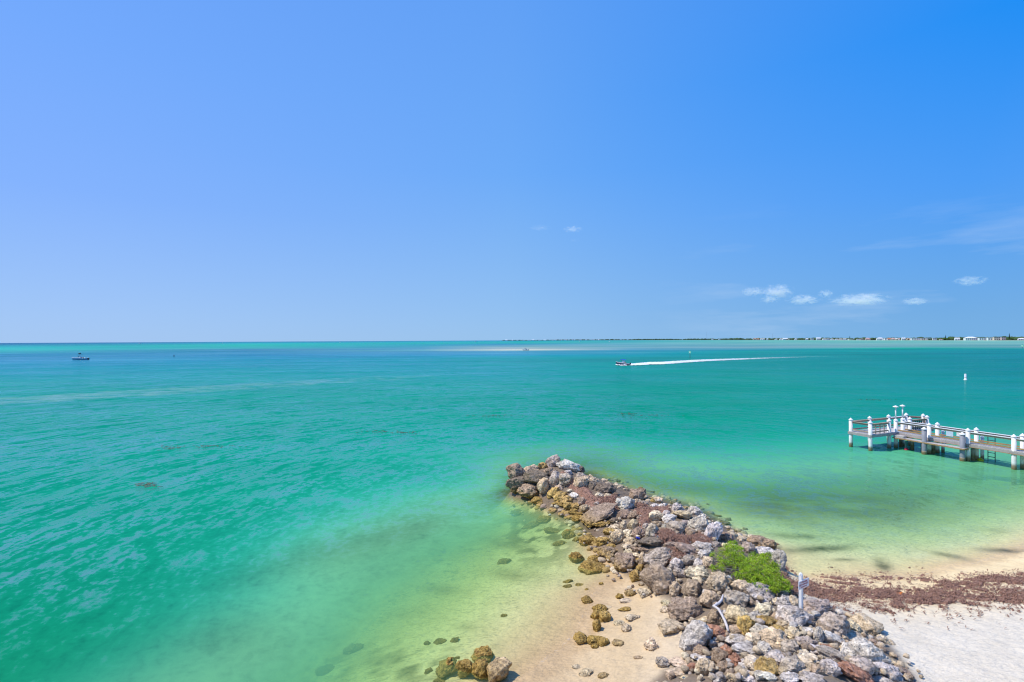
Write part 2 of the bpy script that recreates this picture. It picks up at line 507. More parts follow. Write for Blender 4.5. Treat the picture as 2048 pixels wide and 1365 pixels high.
# ripples of the sea floor and foot-trodden dry sand
rip = t.n('ShaderNodeTexWave', wave_type='BANDS', bands_direction='Y')
rip.inputs['Scale'].default_value = 1.2; rip.inputs['Distortion'].default_value = 7; rip.inputs['Detail'].default_value = 3; rip.inputs['Detail Scale'].default_value = 1.6
t.l(P, rip.inputs['Vector'])
bm = t.bump(n2, .6, .03)
bm = t.bump(t.noise(t.mapping(P, (1, 2.2, 1), (0, 0, .6)), 3.2, 3, .6), .75, .14, bm)
bm = t.bump(t.voro(P, 5.5, 'SMOOTH_F1'), .35, .06, bm)
under_m = t.rng(sp.outputs[2], -.05, -.3)
bm = t.bump(t.math('MULTIPLY', rip.outputs['Fac'], under_m), .7, .05, bm)
t.principled(c, t.rng(wet, 0, 1, .9, .45), bm, .25)
SAND = t.m
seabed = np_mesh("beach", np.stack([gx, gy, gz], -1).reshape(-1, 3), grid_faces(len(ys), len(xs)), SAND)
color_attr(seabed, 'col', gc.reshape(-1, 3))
tag(seabed, kind='structure')
seabed['label'] = "pale sandy beach and seabed running under the water"

# ------------------------------------------------------------------ the water
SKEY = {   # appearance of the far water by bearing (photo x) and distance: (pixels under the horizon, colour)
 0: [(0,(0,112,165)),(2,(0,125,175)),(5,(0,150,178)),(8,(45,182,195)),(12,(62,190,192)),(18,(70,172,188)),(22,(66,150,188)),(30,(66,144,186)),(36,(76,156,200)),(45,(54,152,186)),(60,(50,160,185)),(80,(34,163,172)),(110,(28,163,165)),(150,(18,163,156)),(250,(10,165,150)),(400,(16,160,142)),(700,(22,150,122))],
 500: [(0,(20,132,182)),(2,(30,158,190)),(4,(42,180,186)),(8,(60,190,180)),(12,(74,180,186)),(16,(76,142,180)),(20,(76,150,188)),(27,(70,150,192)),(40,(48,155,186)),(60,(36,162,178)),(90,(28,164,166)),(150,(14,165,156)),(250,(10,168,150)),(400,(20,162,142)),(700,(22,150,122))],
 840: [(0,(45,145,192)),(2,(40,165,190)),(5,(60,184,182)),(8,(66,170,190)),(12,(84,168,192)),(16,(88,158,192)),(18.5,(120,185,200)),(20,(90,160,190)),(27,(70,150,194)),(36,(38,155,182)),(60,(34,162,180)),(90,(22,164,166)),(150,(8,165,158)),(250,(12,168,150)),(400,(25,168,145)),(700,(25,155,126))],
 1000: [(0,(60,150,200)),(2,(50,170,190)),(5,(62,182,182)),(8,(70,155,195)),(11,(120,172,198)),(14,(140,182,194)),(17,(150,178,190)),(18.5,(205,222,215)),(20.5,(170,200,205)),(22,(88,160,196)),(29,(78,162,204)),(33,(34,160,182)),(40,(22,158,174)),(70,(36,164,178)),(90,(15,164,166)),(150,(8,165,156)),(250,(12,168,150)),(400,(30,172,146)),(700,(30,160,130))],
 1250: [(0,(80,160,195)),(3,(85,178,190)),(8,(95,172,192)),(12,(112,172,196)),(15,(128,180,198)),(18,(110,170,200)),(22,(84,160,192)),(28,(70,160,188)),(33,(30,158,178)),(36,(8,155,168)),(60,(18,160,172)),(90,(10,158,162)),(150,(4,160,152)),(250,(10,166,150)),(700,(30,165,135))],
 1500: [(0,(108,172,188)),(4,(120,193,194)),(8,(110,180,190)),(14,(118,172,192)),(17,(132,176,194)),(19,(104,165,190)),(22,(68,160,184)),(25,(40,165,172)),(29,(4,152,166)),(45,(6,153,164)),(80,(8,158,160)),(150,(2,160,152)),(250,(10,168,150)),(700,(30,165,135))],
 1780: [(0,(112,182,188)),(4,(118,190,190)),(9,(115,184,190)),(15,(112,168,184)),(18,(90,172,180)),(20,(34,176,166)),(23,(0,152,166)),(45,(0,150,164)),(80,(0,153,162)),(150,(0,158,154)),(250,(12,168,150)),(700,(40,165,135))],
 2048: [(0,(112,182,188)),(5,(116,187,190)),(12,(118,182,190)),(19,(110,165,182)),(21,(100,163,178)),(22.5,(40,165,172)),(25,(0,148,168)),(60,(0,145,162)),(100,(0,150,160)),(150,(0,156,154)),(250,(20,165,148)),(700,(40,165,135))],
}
REFL = np.array(srgb(150, 190, 236)) * np.array((.62, .90, 1.0))
def appearance(X, q):
    keys = sorted(SKEY)
    tabs = []
    for k in keys:
        qs = np.array([a for a, _ in SKEY[k]]); cs = np.array([srgb(*c) for _, c in SKEY[k]])
        tabs.append(np.stack([np.interp(q, qs, cs[:, i]) for i in range(3)], -1))
    tabs = np.array(tabs)
    X = np.clip(X, keys[0], keys[-1])
    out = np.zeros(X.shape + (3,))
    for i in range(len(keys) - 1):
        m = (X >= keys[i]) & (X <= keys[i + 1])
        f = ((X - keys[i]) / (keys[i + 1] - keys[i]))[..., None]
        out[m] = (tabs[i] * (1 - f) + tabs[i + 1] * f)[m]
    return out
q_rows = np.concatenate([[.12, .3, .5, .75], np.arange(1, 40, .42), np.arange(40, 120, 1.5), np.arange(120, 700, 4.5), np.geomspace(710, 4500, 14)])
wy = EYE * 1000 / q_rows
wt = np.linspace(-1.7, 1.7, 420)
wY = np.repeat(wy[:, None], len(wt), 1)
wX = np.maximum(wY, 22) * wt[None]
wz = np.zeros_like(wX)
depth = np.maximum(0, -ground_z(wX, wY))
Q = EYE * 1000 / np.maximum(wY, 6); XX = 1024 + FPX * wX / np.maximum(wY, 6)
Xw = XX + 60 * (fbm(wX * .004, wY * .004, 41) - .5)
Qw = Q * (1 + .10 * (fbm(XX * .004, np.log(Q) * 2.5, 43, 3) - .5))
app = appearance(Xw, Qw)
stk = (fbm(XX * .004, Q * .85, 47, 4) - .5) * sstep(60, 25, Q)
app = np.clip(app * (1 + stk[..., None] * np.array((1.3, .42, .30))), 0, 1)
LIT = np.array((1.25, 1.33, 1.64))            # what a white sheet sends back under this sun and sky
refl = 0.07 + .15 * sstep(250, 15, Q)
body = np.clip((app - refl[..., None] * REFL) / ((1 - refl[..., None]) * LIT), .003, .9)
far_w = sstep(60, 140, wY)
near_body = np.array((.045, .47, .31)); 
d_near = 1 - sstep(26, 62, wY)
bay_w = sstep(1150, 1330, XX)[..., None]
mid_col = np.array((.165, .51, .245)); sh_col = np.array((.34, .53, .20)) * (1 - bay_w) + np.array((.25, .50, .24)) * bay_w
near_col = near_body + (mid_col - near_body) * sstep(2.8, 1.3, depth)[..., None]
near_col = near_col + (sh_col - near_col) * sstep(1.0, .2, depth)[..., None]
# water over the seagrass of the bay and the weedy trough of the open side is darker
py_w = 681.0 - .0053 * (XX - 1024) + Q
gx_ = (XX - 1650) / 230; gy_ = (py_w - 1005 - .03 * (XX - 1650)) / 48
meadow = np.exp(-(gx_ ** 2 + gy_ ** 2) ** 1.3) * (.55 + .9 * fbm(wX * .35, wY * .5, 21))
ta = (py_w - (1150 - .27 * (XX - 480))) / 34
trough = np.exp(-ta ** 2) * sstep(250, 520, XX) * sstep(960, 800, XX) * (.5 + .9 * fbm(wX * .25, wY * .25, 27))
trough = np.maximum(trough, .8 * np.exp(-((py_w - 1265) / 60) ** 2) * sstep(640, 420, XX) * sstep(-100, 250, XX) * (.4 + .9 * fbm(wX * .25, wY * .25, 28)))
near_col = near_col * (1 - np.clip(np.maximum(meadow * .38, trough * .30), 0, .7)[..., None] * np.array((.75, 1.0, .95)))
dark = .55 * sstep(700, 100, XX) * sstep(1000, 1365, 683 + Q)
near_col = near_col * (1 - dark[..., None] * np.array((0, .36, .40)))
mixw = (d_near * sstep(3.3, 1.2, depth + .6 * sstep(60, 30, wY) * 0))[..., None] 
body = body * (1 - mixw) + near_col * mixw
opac = 1 - np.exp(-.34 * depth - .50 * depth ** 2)
opac = np.where(depth > 2.95, 1.0, opac)
opac = opac + (1 - opac) * sstep(2.2, 3.0, depth)
tint = np.exp(-(np.array((.38, .05, .60)) * (1 - bay_w) + np.array((.55, .05, .42)) * bay_w) * depth[..., None])

t = NT("sea_water")
ab = t.n('ShaderNodeVertexColor', layer_name='body'); at = t.n('ShaderNodeVertexColor', layer_name='tint')
P = t.pos()
big = t.noise(t.mapping(P, (.012, .03, 1), (0, 0, -.12)), 1.0, 5, .6)
mid = t.noise(t.mapping(P, (.05, .16, 1), (0, 0, -.10)), 1.0, 4, .6)
bcol = t.mix(t.rng(big, .32, .68), t.mix(1.0, ab.outputs[0], (.80, .90, .93), 'MULTIPLY'), t.mix(1.0, ab.outputs[0], (1.14, 1.05, 1.04), 'MULTIPLY'))
bcol = t.mix(t.rng(mid, .30, .70), t.mix(1.0, bcol, (.86, .93, .95), 'MULTIPLY'), t.mix(1.0, bcol, (1.08, 1.04, 1.04), 'MULTIPLY'))  # light and dark of the chop's facets put into the body colour
# crests bend round the head of the jetty
dv = t.n('ShaderNodeVectorMath', operation='SUBTRACT'); t.l(P, dv.inputs[0]); dv.inputs[1].default_value = (6.0, 24.0, 0)
ds = t.n('ShaderNodeSeparateXYZ'); t.l(dv.outputs[0], ds.inputs[0])
dl = t.n('ShaderNodeVectorMath', operation='LENGTH'); t.l(dv.outputs[0], dl.inputs[0])
th_ = t.math('MULTIPLY', t.math('ARCTAN2', ds.outputs[0], ds.outputs[1]), 34.0)
cv = t.n('ShaderNodeCombineXYZ'); t.l(th_, cv.inputs[0]); t.l(dl.outputs['Value'], cv.inputs[1])
V = cv.outputs[0]
rad = t.n('ShaderNodeVectorMath', operation='NORMALIZE'); t.l(dv.outputs[0], rad.inputs[0])
def slope(vec, sc, rot, amp, det=3, dist=.4):
    return t.math('MULTIPLY', t.math('SUBTRACT', t.noise(t.mapping(vec, (*sc, 1), (0, 0, rot)), 1.0, det, .6, dist), .5), amp)
s0 = slope(V, (.045, .14), .10, .45)
s1 = slope(V, (.15, .42), -.08, 1.0)
s2 = slope(V, (.34, 1.15), .07, 2.2)
s3 = slope(V, (1.2, 3.0), -.10, 2.1)
s4 = slope(P, (3.6, 6.0), .5, 1.1)
sr = t.math('ADD', t.math('ADD', t.math('ADD', s0, s1), t.math('ADD', s2, s3)), s4)
sx_ = t.math('ADD', slope(P, (.22, .5), .9, .5), slope(P, (1.3, 2.2), -.6, .5))
# the chop dies down in the lee of the jetty and over the shallows
lee = t.n('ShaderNodeVertexColor', layer_name='tint')
ls = t.n('ShaderNodeSeparateColor'); t.l(lee.outputs[0], ls.inputs[0])
calm = t.math('MULTIPLY', t.rng(ls.outputs[0], .95, .42, .42, 1.0), t.rng(ds.outputs[0], 2, 26, 1.0, .42))
def wave_normal(k):
    a_ = t.n('ShaderNodeVectorMath', operation='SCALE'); t.l(rad.outputs[0], a_.inputs[0]); t.l(t.math('MULTIPLY', t.math('MULTIPLY', sr, calm), k), a_.inputs['Scale'])
    c_ = t.n('ShaderNodeCombineXYZ'); t.l(t.math('MULTIPLY', t.math('MULTIPLY', sx_, calm), k), c_.inputs[0]); c_.inputs[2].default_value = 1.0
    b_ = t.n('ShaderNodeVectorMath', operation='ADD'); t.l(a_.outputs[0], b_.inputs[0]); t.l(c_.outputs[0], b_.inputs[1])
    n_ = t.n('ShaderNodeVectorMath', operation='NORMALIZE'); t.l(b_.outputs[0], n_.inputs[0])
    return n_.outputs[0]
WB = wave_normal(1.0)
WBd = wave_normal(.45)
dif = t.n('ShaderNodeBsdfDiffuse'); t.l(bcol, dif.inputs[0]); t.l(WBd, dif.inputs['Normal'])
tra = t.n('ShaderNodeBsdfTransparent'); t.l(at.outputs[0], tra.inputs[0])
m1 = t.n('ShaderNodeMixShader'); t.l(ab.outputs[1], m1.inputs[0]); t.l(tra.outputs[0], m1.inputs[1]); t.l(dif.outputs[0], m1.inputs[2])
glo = t.n('ShaderNodeBsdfGlossy'); glo.inputs['Roughness'].default_value = .12; glo.inputs['Color'].default_value = (.62, .90, 1.0, 1); t.l(WB, glo.inputs['Normal'])
fr = t.n('ShaderNodeFresnel'); fr.inputs[0].default_value = 1.33; t.l(WB, fr.inputs['Normal'])
gust = t.math('ADD', t.math('MULTIPLY', t.noise(t.mapping(P, (.020, .06, 1), (0, 0, .15)), 1.0, 4, .65), .55), t.math('MULTIPLY', t.noise(t.mapping(V, (.10, .42, 1)), 1.0, 4, .65), .45))
fac = t.math('MULTIPLY', t.rng(fr.outputs[0], .13, .46, 0, .50), t.math('MULTIPLY', t.rng(gust, .36, .64, .45, 1.4), t.math('MULTIPLY', t.rng(ds.outputs[0], -4, 22, 1.0, .42, True), t.rng(ls.outputs[0], .92, .45, .45, 1.0))))
m2 = t.n('ShaderNodeMixShader'); t.l(fac, m2.inputs[0]); t.l(m1.outputs[0], m2.inputs[1]); t.l(glo.outputs[0], m2.inputs[2])
t.l(m2.outputs[0], t.out.inputs['Surface'])
SEA = t.m
water = np_mesh("sea_water", np.stack([wX, wY, wz], -1).reshape(-1, 3)[:, :], grid_faces(len(q_rows), len(wt))[:, ::-1], SEA)
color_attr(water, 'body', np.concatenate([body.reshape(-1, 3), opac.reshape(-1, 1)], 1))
color_attr(water, 'tint', tint.reshape(-1, 3))
tag(water, kind='structure')
water['label'] = "clear turquoise sea, green in the shallows and blue far out"
# ------------------------------------------------------------------ boulders
def icos(sub):
    bm = bmesh.new()
    bmesh.ops.create_icosphere(bm, subdivisions=sub, radius=1.0)
    bm.verts.ensure_lookup_table()
    v = np.array([p.co[:] for p in bm.verts]); f = np.array([[q.index for q in p.verts] for p in bm.faces])
    bm.free()
    return v, f
def vec_noise(v, seed, freq, oct=4):
    """fractal noise of points on a rock"""
    off = Vector((seed * 13.7 % 91, seed * 7.3 % 83, seed * 3.1 % 71))
    return np.array([mnoise.fractal(Vector(p) * freq + off, 0.9, 2.1, oct) for p in v])
IC5, IF5 = icos(5)
IC2, IF2 = icos(2)
def rock_shape(seed, facet, rough, base=None):
    r = np.random.default_rng(seed)
    v = (IC5 if base is None else base).copy()
    # flattened sides
    for _ in range(int(9 + 8 * facet)):
        n = r.normal(size=3); n /= np.linalg.norm(n)
        c = r.uniform(.55, .86) if facet > .5 else r.uniform(.70, .95)
        d = v @ n - c
        v -= np.outer(np.maximum(d, 0) * (.55 + .42 * facet), n)
    n1 = vec_noise(v, seed, .9, 2)
    v *= (1 + (.24 - .10 * facet) * n1)[:, None]
    n2 = vec_noise(v, seed + 31, 2.4, 4)
    n3 = vec_noise(v, seed + 57, 7.5, 3) if base is None else 0
    v *= (1 + (.10 + .10 * rough) * n2 + .075 * (rough + .4) * n3)[:, None]
    mn, mx = v.min(0), v.max(0)
    v = (v - (mn + mx) / 2) / ((mx - mn) / 2)
    return v

t = NT("coral_rock")
oi = t.n('ShaderNodeObjectInfo')
P = t.pos()
rv = t.n('ShaderNodeVectorMath', operation='ADD'); t.l(P, rv.inputs[0])
rs = t.n('ShaderNodeVectorMath', operation='SCALE'); t.l(oi.outputs['Location'], rs.inputs[0]); rs.inputs['Scale'].default_value = 3.7
t.l(rs.outputs[0], rv.inputs[1])
Q3 = rv.outputs[0]
nb = t.noise(Q3, 2.2, 4, .6); nm = t.noise(Q3, 9, 6, .7); nf = t.noise(Q3, 30, 4, .7)
pit = t.voro(Q3, 17); pit2 = t.voro(Q3, 34)
c = t.mix(1.0, oi.outputs['Color'], t.mix(t.rng(nb, .32, .68), (.66, .62, .58), (1.22, 1.20, 1.18)), 'MULTIPLY')
c = t.mix(1.0, c, t.mix(t.rng(nm, .38, .62), (.52, .50, .49), (1.36, 1.35, 1.33)), 'MULTIPLY')
pm = t.math('MULTIPLY', t.rng(pit, .22, .06), t.rng(nm, .42, .6))
c = t.mix(t.math('MULTIPLY', pm, .6), c, (.035, .028, .022))  # pitted speckle, coloured near black to paint in deeper crevice shade
c = t.mix(t.math('MULTIPLY', t.rng(nf, .55, .66), .7), c, t.mix(1.0, t.mix(.5, oi.outputs['Color'], (.6, .55, .47)), (1.18, 1.16, 1.12), 'MULTIPLY'))
# golden weed and tide stain near the waterline, with a grey-white bleached crown higher up
sp = t.n('ShaderNodeSeparateXYZ'); t.l(P, sp.inputs[0])
zz = t.math('ADD', sp.outputs[2], t.math('MULTIPLY', t.math('SUBTRACT', nb, .5), .55))
tide = t.math('MULTIPLY', t.rng(zz, .62, .16, 0, 1, True), t.math('MULTIPLY', oi.outputs['Alpha'], t.rng(nb, .34, .56, .45, 1.0)))
gold = t.mix(t.rng(nm, .38, .62), (.15, .085, .018), (.58, .38, .10))
c = t.mix(tide, c, gold)
c = t.mix(t.math('MULTIPLY', t.rng(sp.outputs[2], .0, -.25), .40), c, (.16, .12, .05))
nz = t.n('ShaderNodeNewGeometry')
sn = t.n('ShaderNodeSeparateXYZ'); t.l(nz.outputs['Normal'], sn.inputs[0])
b = t.bump(nm, .9, .10)
b = t.bump(t.rng(pit, 0, .35), .8, .05, b)
b = t.bump(t.rng(pit2, 0, .4), .5, .022, b)
t.principled(c, .92, b, .15)
ROCK = t.m

VAR = []
for i in range(30):
    facet = (.30, .72, 1.0)[i % 3]
    v = rock_shape(100 + i, facet, .35 + .65 * ((i * 7) % 5) / 4)
    me = bpy.data.meshes.new("boulder")
    me.from_pydata(v.tolist(), [], IF5.tolist())
    me.polygons.foreach_set('use_smooth', [True] * len(me.polygons))
    me.materials.append(ROCK)
    me.update()
    VAR.append((me, facet))

RCOL = {'g': (.56, .47, .385), 'd': (.265, .21, .16), 'w': (.80, .74, .665), 't': (.72, .57, .385), 'o': (.60, .41, .15), 'b': (.46, .345, .245),
        'r': (.50, .255, .165), 'l': (.70, .635, .56), 'c': (.86, .73, .51), 's': (.24, .19, .085), 'u': (.44, .37, .20)}
CWORD = {'g': 'grey', 'd': 'dark brown', 'w': 'white', 't': 'tan', 'o': 'golden brown', 'b': 'brown', 'r': 'rusty red', 'l': 'light grey', 'c': 'cream', 's': 'sunken brown', 'u': 'sunken pale brown'}
TILES = {'A': (1000, 900, 8.533), 'B': (1200, 960, 8.533), 'C': (1110, 1060, 8.533), 'D': (1340, 1060, 8.533), 'E': (1300, 1200, 8.27), 'F': (1520, 1180, 6.606), 'G': (850, 1100, 4.096), 'Z': (0, 0, 1)}
# tile, x, y, width, height in that tile, colour, tilt, [label]
ROCKS = """
A 915 205 235 215 g 0 | grey boulder with a pale crown standing highest at the seaward tip of the jetty
A 1165 285 345 195 w -12 | white bleached boulder on top of the seaward tip of the jetty
A 275 370 295 255 b 0 | brown knobbly boulder at the outermost seaward corner of the jetty, weed-gold at its foot
A 530 345 270 150 t 8
A 640 490 420 250 d -14 | dark brown broad boulder in the middle of the cluster at the jetty tip
A 310 590 360 255 d 14 | dark grey egg-shaped boulder with a tan underside at the water by the jetty tip
A 480 710 330 235 b 0 | boulder with dark cap and ochre lower half, lowest at the water by the jetty tip
A 755 640 200 235 t 20
A 735 285 150 130 o 0
A 870 370 230 125 b 0
A 930 520 205 275 g 0
A 1110 510 230 195 g 0
A 1165 405 125 95 l 0
A 1390 450 175 115 g 0
A 1390 560 265 195 t 10
A 1380 340 115 115 d 0
A 1590 530 190 115 t 0
A 1570 620 155 135 d 0
A 1790 670 360 175 d 0 | dark mossy brown flat-topped boulder low on the bay edge near the jetty tip
A 1010 640 135 95 t 0
A 1260 790 155 115 l 0
A 1190 700 105 55 c 0
A 920 730 210 165 o 0
A 1030 800 230 165 o 20
A 1130 860 210 150 o 0
A 980 930 185 85 o 0
A 1180 960 185 125 o 0
A 640 870 185 125 o 0
A 1290 960 145 115 o 0
A 1400 880 155 135 b 0
A 1440 1000 155 135 t 0
A 1535 990 75 85 c 0
A 1660 950 115 115 g 0
A 1780 970 125 95 c 30
A 1330 1180 185 115 o 0
A 1340 1100 165 75 o 0
A 1250 1060 155 95 o 0
A 1710 1115 590 215 b 17 | long brown slab-like boulder slanting down to the open water
A 1730 1270 275 105 o 10
A 1690 780 130 90 c 0
A 1830 790 125 85 c 0
A 1960 760 115 65 b 0
A 860 800 110 80 o 0
A 1070 930 120 80 o 0
B 640 270 265 220 b 10 | brown boulder carrying a small knob like a head on the bay edge
B 690 185 115 115 d 0 | small dark rock perched like a knob on a brown boulder
B 640 400 125 135 b 0
B 760 410 105 85 g 0
B 850 340 145 75 t 0
B 900 370 95 85 o 0
B 980 350 155 115 c 0
B 930 440 135 65 w 0
B 1070 440 155 75 w 0
B 1290 390 175 115 b 0
B 1310 505 190 185 w 30
B 1380 610 300 165 t 0
B 1470 490 125 75 t 0
B 1610 555 220 190 l 15
B 1680 780 350 330 l 20 | big round pale grey boulder high on the bay edge of the jetty
B 430 415 290 225 l 0 | light grey rounded boulder in the middle of the red seaweed near the tip
B 430 590 225 165 b 0
B 550 620 190 130 b 35
B 680 640 75 65 d 0
B 800 580 95 65 d 0
B 680 560 85 65 g 0
B 960 640 225 205 c 15
B 1130 600 135 135 l 0
B 1190 690 220 155 l 0
B 960 770 165 115 b 0
B 420 780 140 165 c 0
B 560 770 175 175 t 0
B 780 800 105 105 g 0
B 1320 840 295 215 g 0
B 1120 800 115 75 l 0
B 1440 740 125 105 g 0
B 890 890 210 245 g 0
B 660 920 205 205 b 0
B 1530 910 185 155 b 0
B 1090 870 185 95 b 0
B 260 820 215 115 c 0
B 150 885 175 125 o 0
B 300 990 245 255 t 0 | round tan boulder above the green-slimed stones on the open-water edge
B 450 900 125 95 c 0
B 520 950 135 165 c 0
B 520 1050 205 135 t 0
B 830 1080 420 185 d 4 | dark brown long boulder across the middle of the jetty
B 80 1040 185 115 o 0
B 200 1130 155 75 o 0
B 1905 930 250 410 w -33 | tall white leaning boulder above the green shrub
B 1970 1110 185 115 g 0
B 1700 1030 225 115 g 0
B 1720 1140 325 155 l 0
B 1250 1130 270 135 b -6
B 1490 1200 390 165 b -22
B 1430 1010 185 95 r 0
B 1220 920 135 85 r 0
B 240 700 150 90 d 0
B 1030 520 90 60 b 0
B 600 1190 120 80 b 0
C 235 85 215 165 o 0 | golden rock with a pale top alone in the shallows off the jetty
C 360 170 115 95 o 0
C 555 185 280 165 o 0
C 810 205 245 135 o 8
C 930 380 355 185 b 5
C 940 485 135 135 t 0
C 370 480 255 185 o -25
C 680 500 225 125 o 0
C 640 650 425 195 o -8 | long golden weed-covered boulder at the edge of the clear shallows
C 1210 560 365 295 b 0 | brown round-bellied boulder with an ochre base on the wet sand
C 1260 390 165 115 c 0
C 1380 440 115 85 c 0
C 1410 540 85 95 o 0
C 1450 640 125 95 o 0
C 1500 500 135 205 t 0
C 1800 480 490 300 g 8 | big grey speckled boulder above the biggest brown one
C 1480 350 220 120 b 0
C 1250 290 195 95 c 0
C 1785 870 550 480 b -18 | biggest boulder of all, brown and overhanging the sand
C 1370 800 190 220 o 25
C 1560 1080 260 150 c 0
C 1290 1080 185 115 t 0
C 1100 1140 115 95 o 0
C 1220 1210 230 85 c 0
C 540 1200 155 105 o 0
C 790 920 75 45 o 0
C 1460 940 70 40 b 0
C 1070 700 60 40 o 0
C 540 1020 60 30 o 0
D 960 140 205 175 b 0
D 1530 215 500 225 b 0 | broad brown boulder at the bay edge behind the green shrub
D 1310 320 225 205 g 0
D 1590 390 330 190 w 0
D 1860 560 210 340 l -12 | grey upright boulder with a white crown on the bay side of the shrub
D 1960 750 135 70 d 0
D 590 415 215 140 w 0
D 110 590 235 195 l 0
D 320 520 260 170 g 0
D 491 575 155 135 l 0
D 660 570 200 200 t 0
D 480 760 430 245 c -12
D 180 750 215 150 g -30
D 830 920 360 335 t 0 | tan heavily pitted boulder below the bare twigs of the shrub
D 370 1010 305 275 b 0
D 95 1030 195 255 t 0
D 1545 1085 430 330 l -20 | smooth light grey angular boulder just below the green shrub
D 1190 1010 250 285 t 0
D 1890 1090 225 155 g 0
D 690 1200 310 305 t 0
D 1130 1190 445 290 g -18 | grey speckled boulder behind the top of the driftwood branch
D 1000 290 205 125 c 0
D 1980 1230 205 180 l 0
D 1120 420 130 80 w 0
D 1020 830 90 110 w 40
D 1600 640 150 100 g 0
E 590 175 505 335 b 10 | large brown craggy boulder overhanging the sand beside the driftwood
E 260 70 145 115 c 0
E 240 170 155 105 c 0
E 340 470 365 200 t -8 | flat tan stone half buried in the sand on the open-water side
E 850 350 245 100 t 20
E 1090 300 265 245 b 0
E 1400 280 375 325 t 0
E 1400 500 205 145 t 0
E 745 650 330 500 l -38 | pale smooth slab slanting up out of the sand
E 1130 575 325 265 r 0 | rusty red square slab below the foot of the driftwood
E 1060 720 205 135 b 0
E 840 850 225 190 b 0 | brown round stone sitting on a white slab
E 870 920 380 150 w 0 | white flat slab under a brown round stone
E 1160 940 245 205 b 0
E 1270 860 190 170 r -30
E 1400 1010 225 205 r 0
E 900 1130 250 270 t 0 | tan boxy block of stone lowest on the open-water side
E 1220 1110 195 165 b 0
E 700 1110 185 115 r 0
E 230 1040 265 160 g -20
E 520 1030 355 120 t 0
E 420 1200 310 140 t 0
E 1150 1310 225 135 l 0
E 1450 680 360 180 l 0
E 1720 650 265 225 c 0 | cream angular stone with sand lying against it below the golden one
E 1580 425 250 285 o 0 | golden ochre upright stone between the driftwood and the signpost
E 1730 300 225 205 l 0
E 1820 520 265 205 l 0
E 1600 830 430 210 l 0
E 1700 1060 250 200 c 0
E 1565 1120 185 125 l 0
E 1400 1280 255 155 t 0
E 1620 1280 285 145 l 0
E 1860 1260 225 145 w 0
E 1870 780 205 125 g 0
E 30 750 165 150 t 0
E 580 1290 185 85 t 0
E 1560 1020 120 80 w 0
E 330 1270 120 90 b 0
F 480 365 430 270 l 0 | big light grey boulder right at the foot of the signpost
F 740 250 340 225 g 0 | grey pitted boulder on the beach side of the signpost
F 960 470 370 305 g 0
F 1200 500 210 185 c 0
F 1400 480 340 250 t -12 | tan jagged boulder jutting out over the dry white beach
F 1280 640 390 120 g -8
F 1330 830 540 310 l 0 | biggest light grey layered boulder on the beach edge of the jetty
F 960 650 300 160 w -25
F 770 620 140 210 l 0
F 630 590 165 155 l 0
F 450 590 215 175 c 0
F 180 640 320 240 t 0
F 220 530 165 115 o 0
F 140 420 285 135 o -15
F 320 470 175 135 t 0
F 390 760 225 195 g 0
F 600 700 250 150 g 0
F 560 830 175 95 c 0
F 720 800 195 135 w 0
F 1000 890 490 230 g -18
F 900 780 185 95 r -20
F 650 940 255 175 c 0
F 930 1050 225 215 l 0
F 1240 1110 450 240 r -28 | rusty red long boulder at the bottom edge of the jetty near the beach
F 1350 1050 270 230 g -20
F 1650 1070 350 195 l -8
F 1640 660 180 120 c -25
F 1710 960 240 130 t -25
F 1850 1080 205 130 b -20
F 1950 1160 155 95 b 0
F 570 1080 185 85 c 14 | cream cylinder-like block lying among the lowest stones
F 680 1170 275 135 l 0
F 430 990 265 205 g 0
F 220 910 275 195 l 0
F 90 1040 265 225 o 0
F 60 280 235 155 c 0
F 310 190 185 190 l 0
F 200 165 145 115 c 0
F 430 180 180 170 t 0
F 50 770 185 135 l 0
F 690 150 190 90 l 0
F 400 1160 235 125 l 0
F 90 1160 205 125 w 0
F 760 1080 145 155 t 0
F 1600 1190 245 85 w 0
F 210 340 135 95 t 0
F 860 880 120 90 t 0
F 1100 1000 120 100 b 0
F 300 1080 130 120 t 0
F 1500 700 120 80 b 0
G 470 865 150 105 o 0
G 175 970 165 120 o 30
G 330 975 135 125 o 0
G 450 985 135 135 o 0
G 610 1000 175 145 t 0 | round tan rock with a weed-gold skirt at the near waterline
G 125 1070 105 45 o 0
G 1435 480 120 60 o 0
G 1400 540 80 80 o 0
G 1470 550 90 90 o 0
G 1410 630 62 88 o 0
G 1290 735 130 85 o -10
G 1390 740 120 70 o 0
G 1460 755 90 75 o 0
G 1390 790 60 40 o 0
G 1330 415 85 55 o -30
G 1590 765 105 50 t -10
G 1850 780 105 95 t 0
G 1745 880 65 30 t 0
G 1460 1030 85 45 t 0
G 1320 1010 110 55 c 0
G 1650 640 80 60 c 0
G 1590 600 80 40 c 0
G 1630 490 95 40 o 10
G 1700 555 110 50 c 0
G 1240 960 70 30 c 0
G 650 100 130 85 u 0
G 1170 260 95 45 s 15
G 1170 300 95 50 s 0
G 240 745 95 60 s 20
G 20 770 70 60 s 0
G 30 1000 80 70 s 0
G 650 540 70 35 s 0
G 270 890 60 40 s 0
Z 965 948 34 18 s 0
Z 1002 985 30 14 s 0
Z 1445 1046 34 12 s 0
Z 1462 1062 30 12 s 0
Z 1432 1032 26 8 s 0
Z 1232 962 22 8 s 0
Z 1300 985 22 8 s 0
Z 1160 1170 22 8 s 0
Z 1215 1215 16 6 c 0
Z 706 1299 46 30 u 10
Z 650 1342 44 28 s 0
Z 880 1284 30 16 s 0
Z 1090 1040 40 20 u 0
Z 1062 1052 44 20 u 15
Z 1105 1062 40 18 u -10
Z 1120 1088 34 16 u 0
Z 1140 1035 30 14 u 0
Z 1035 1025 34 16 u 0
"""
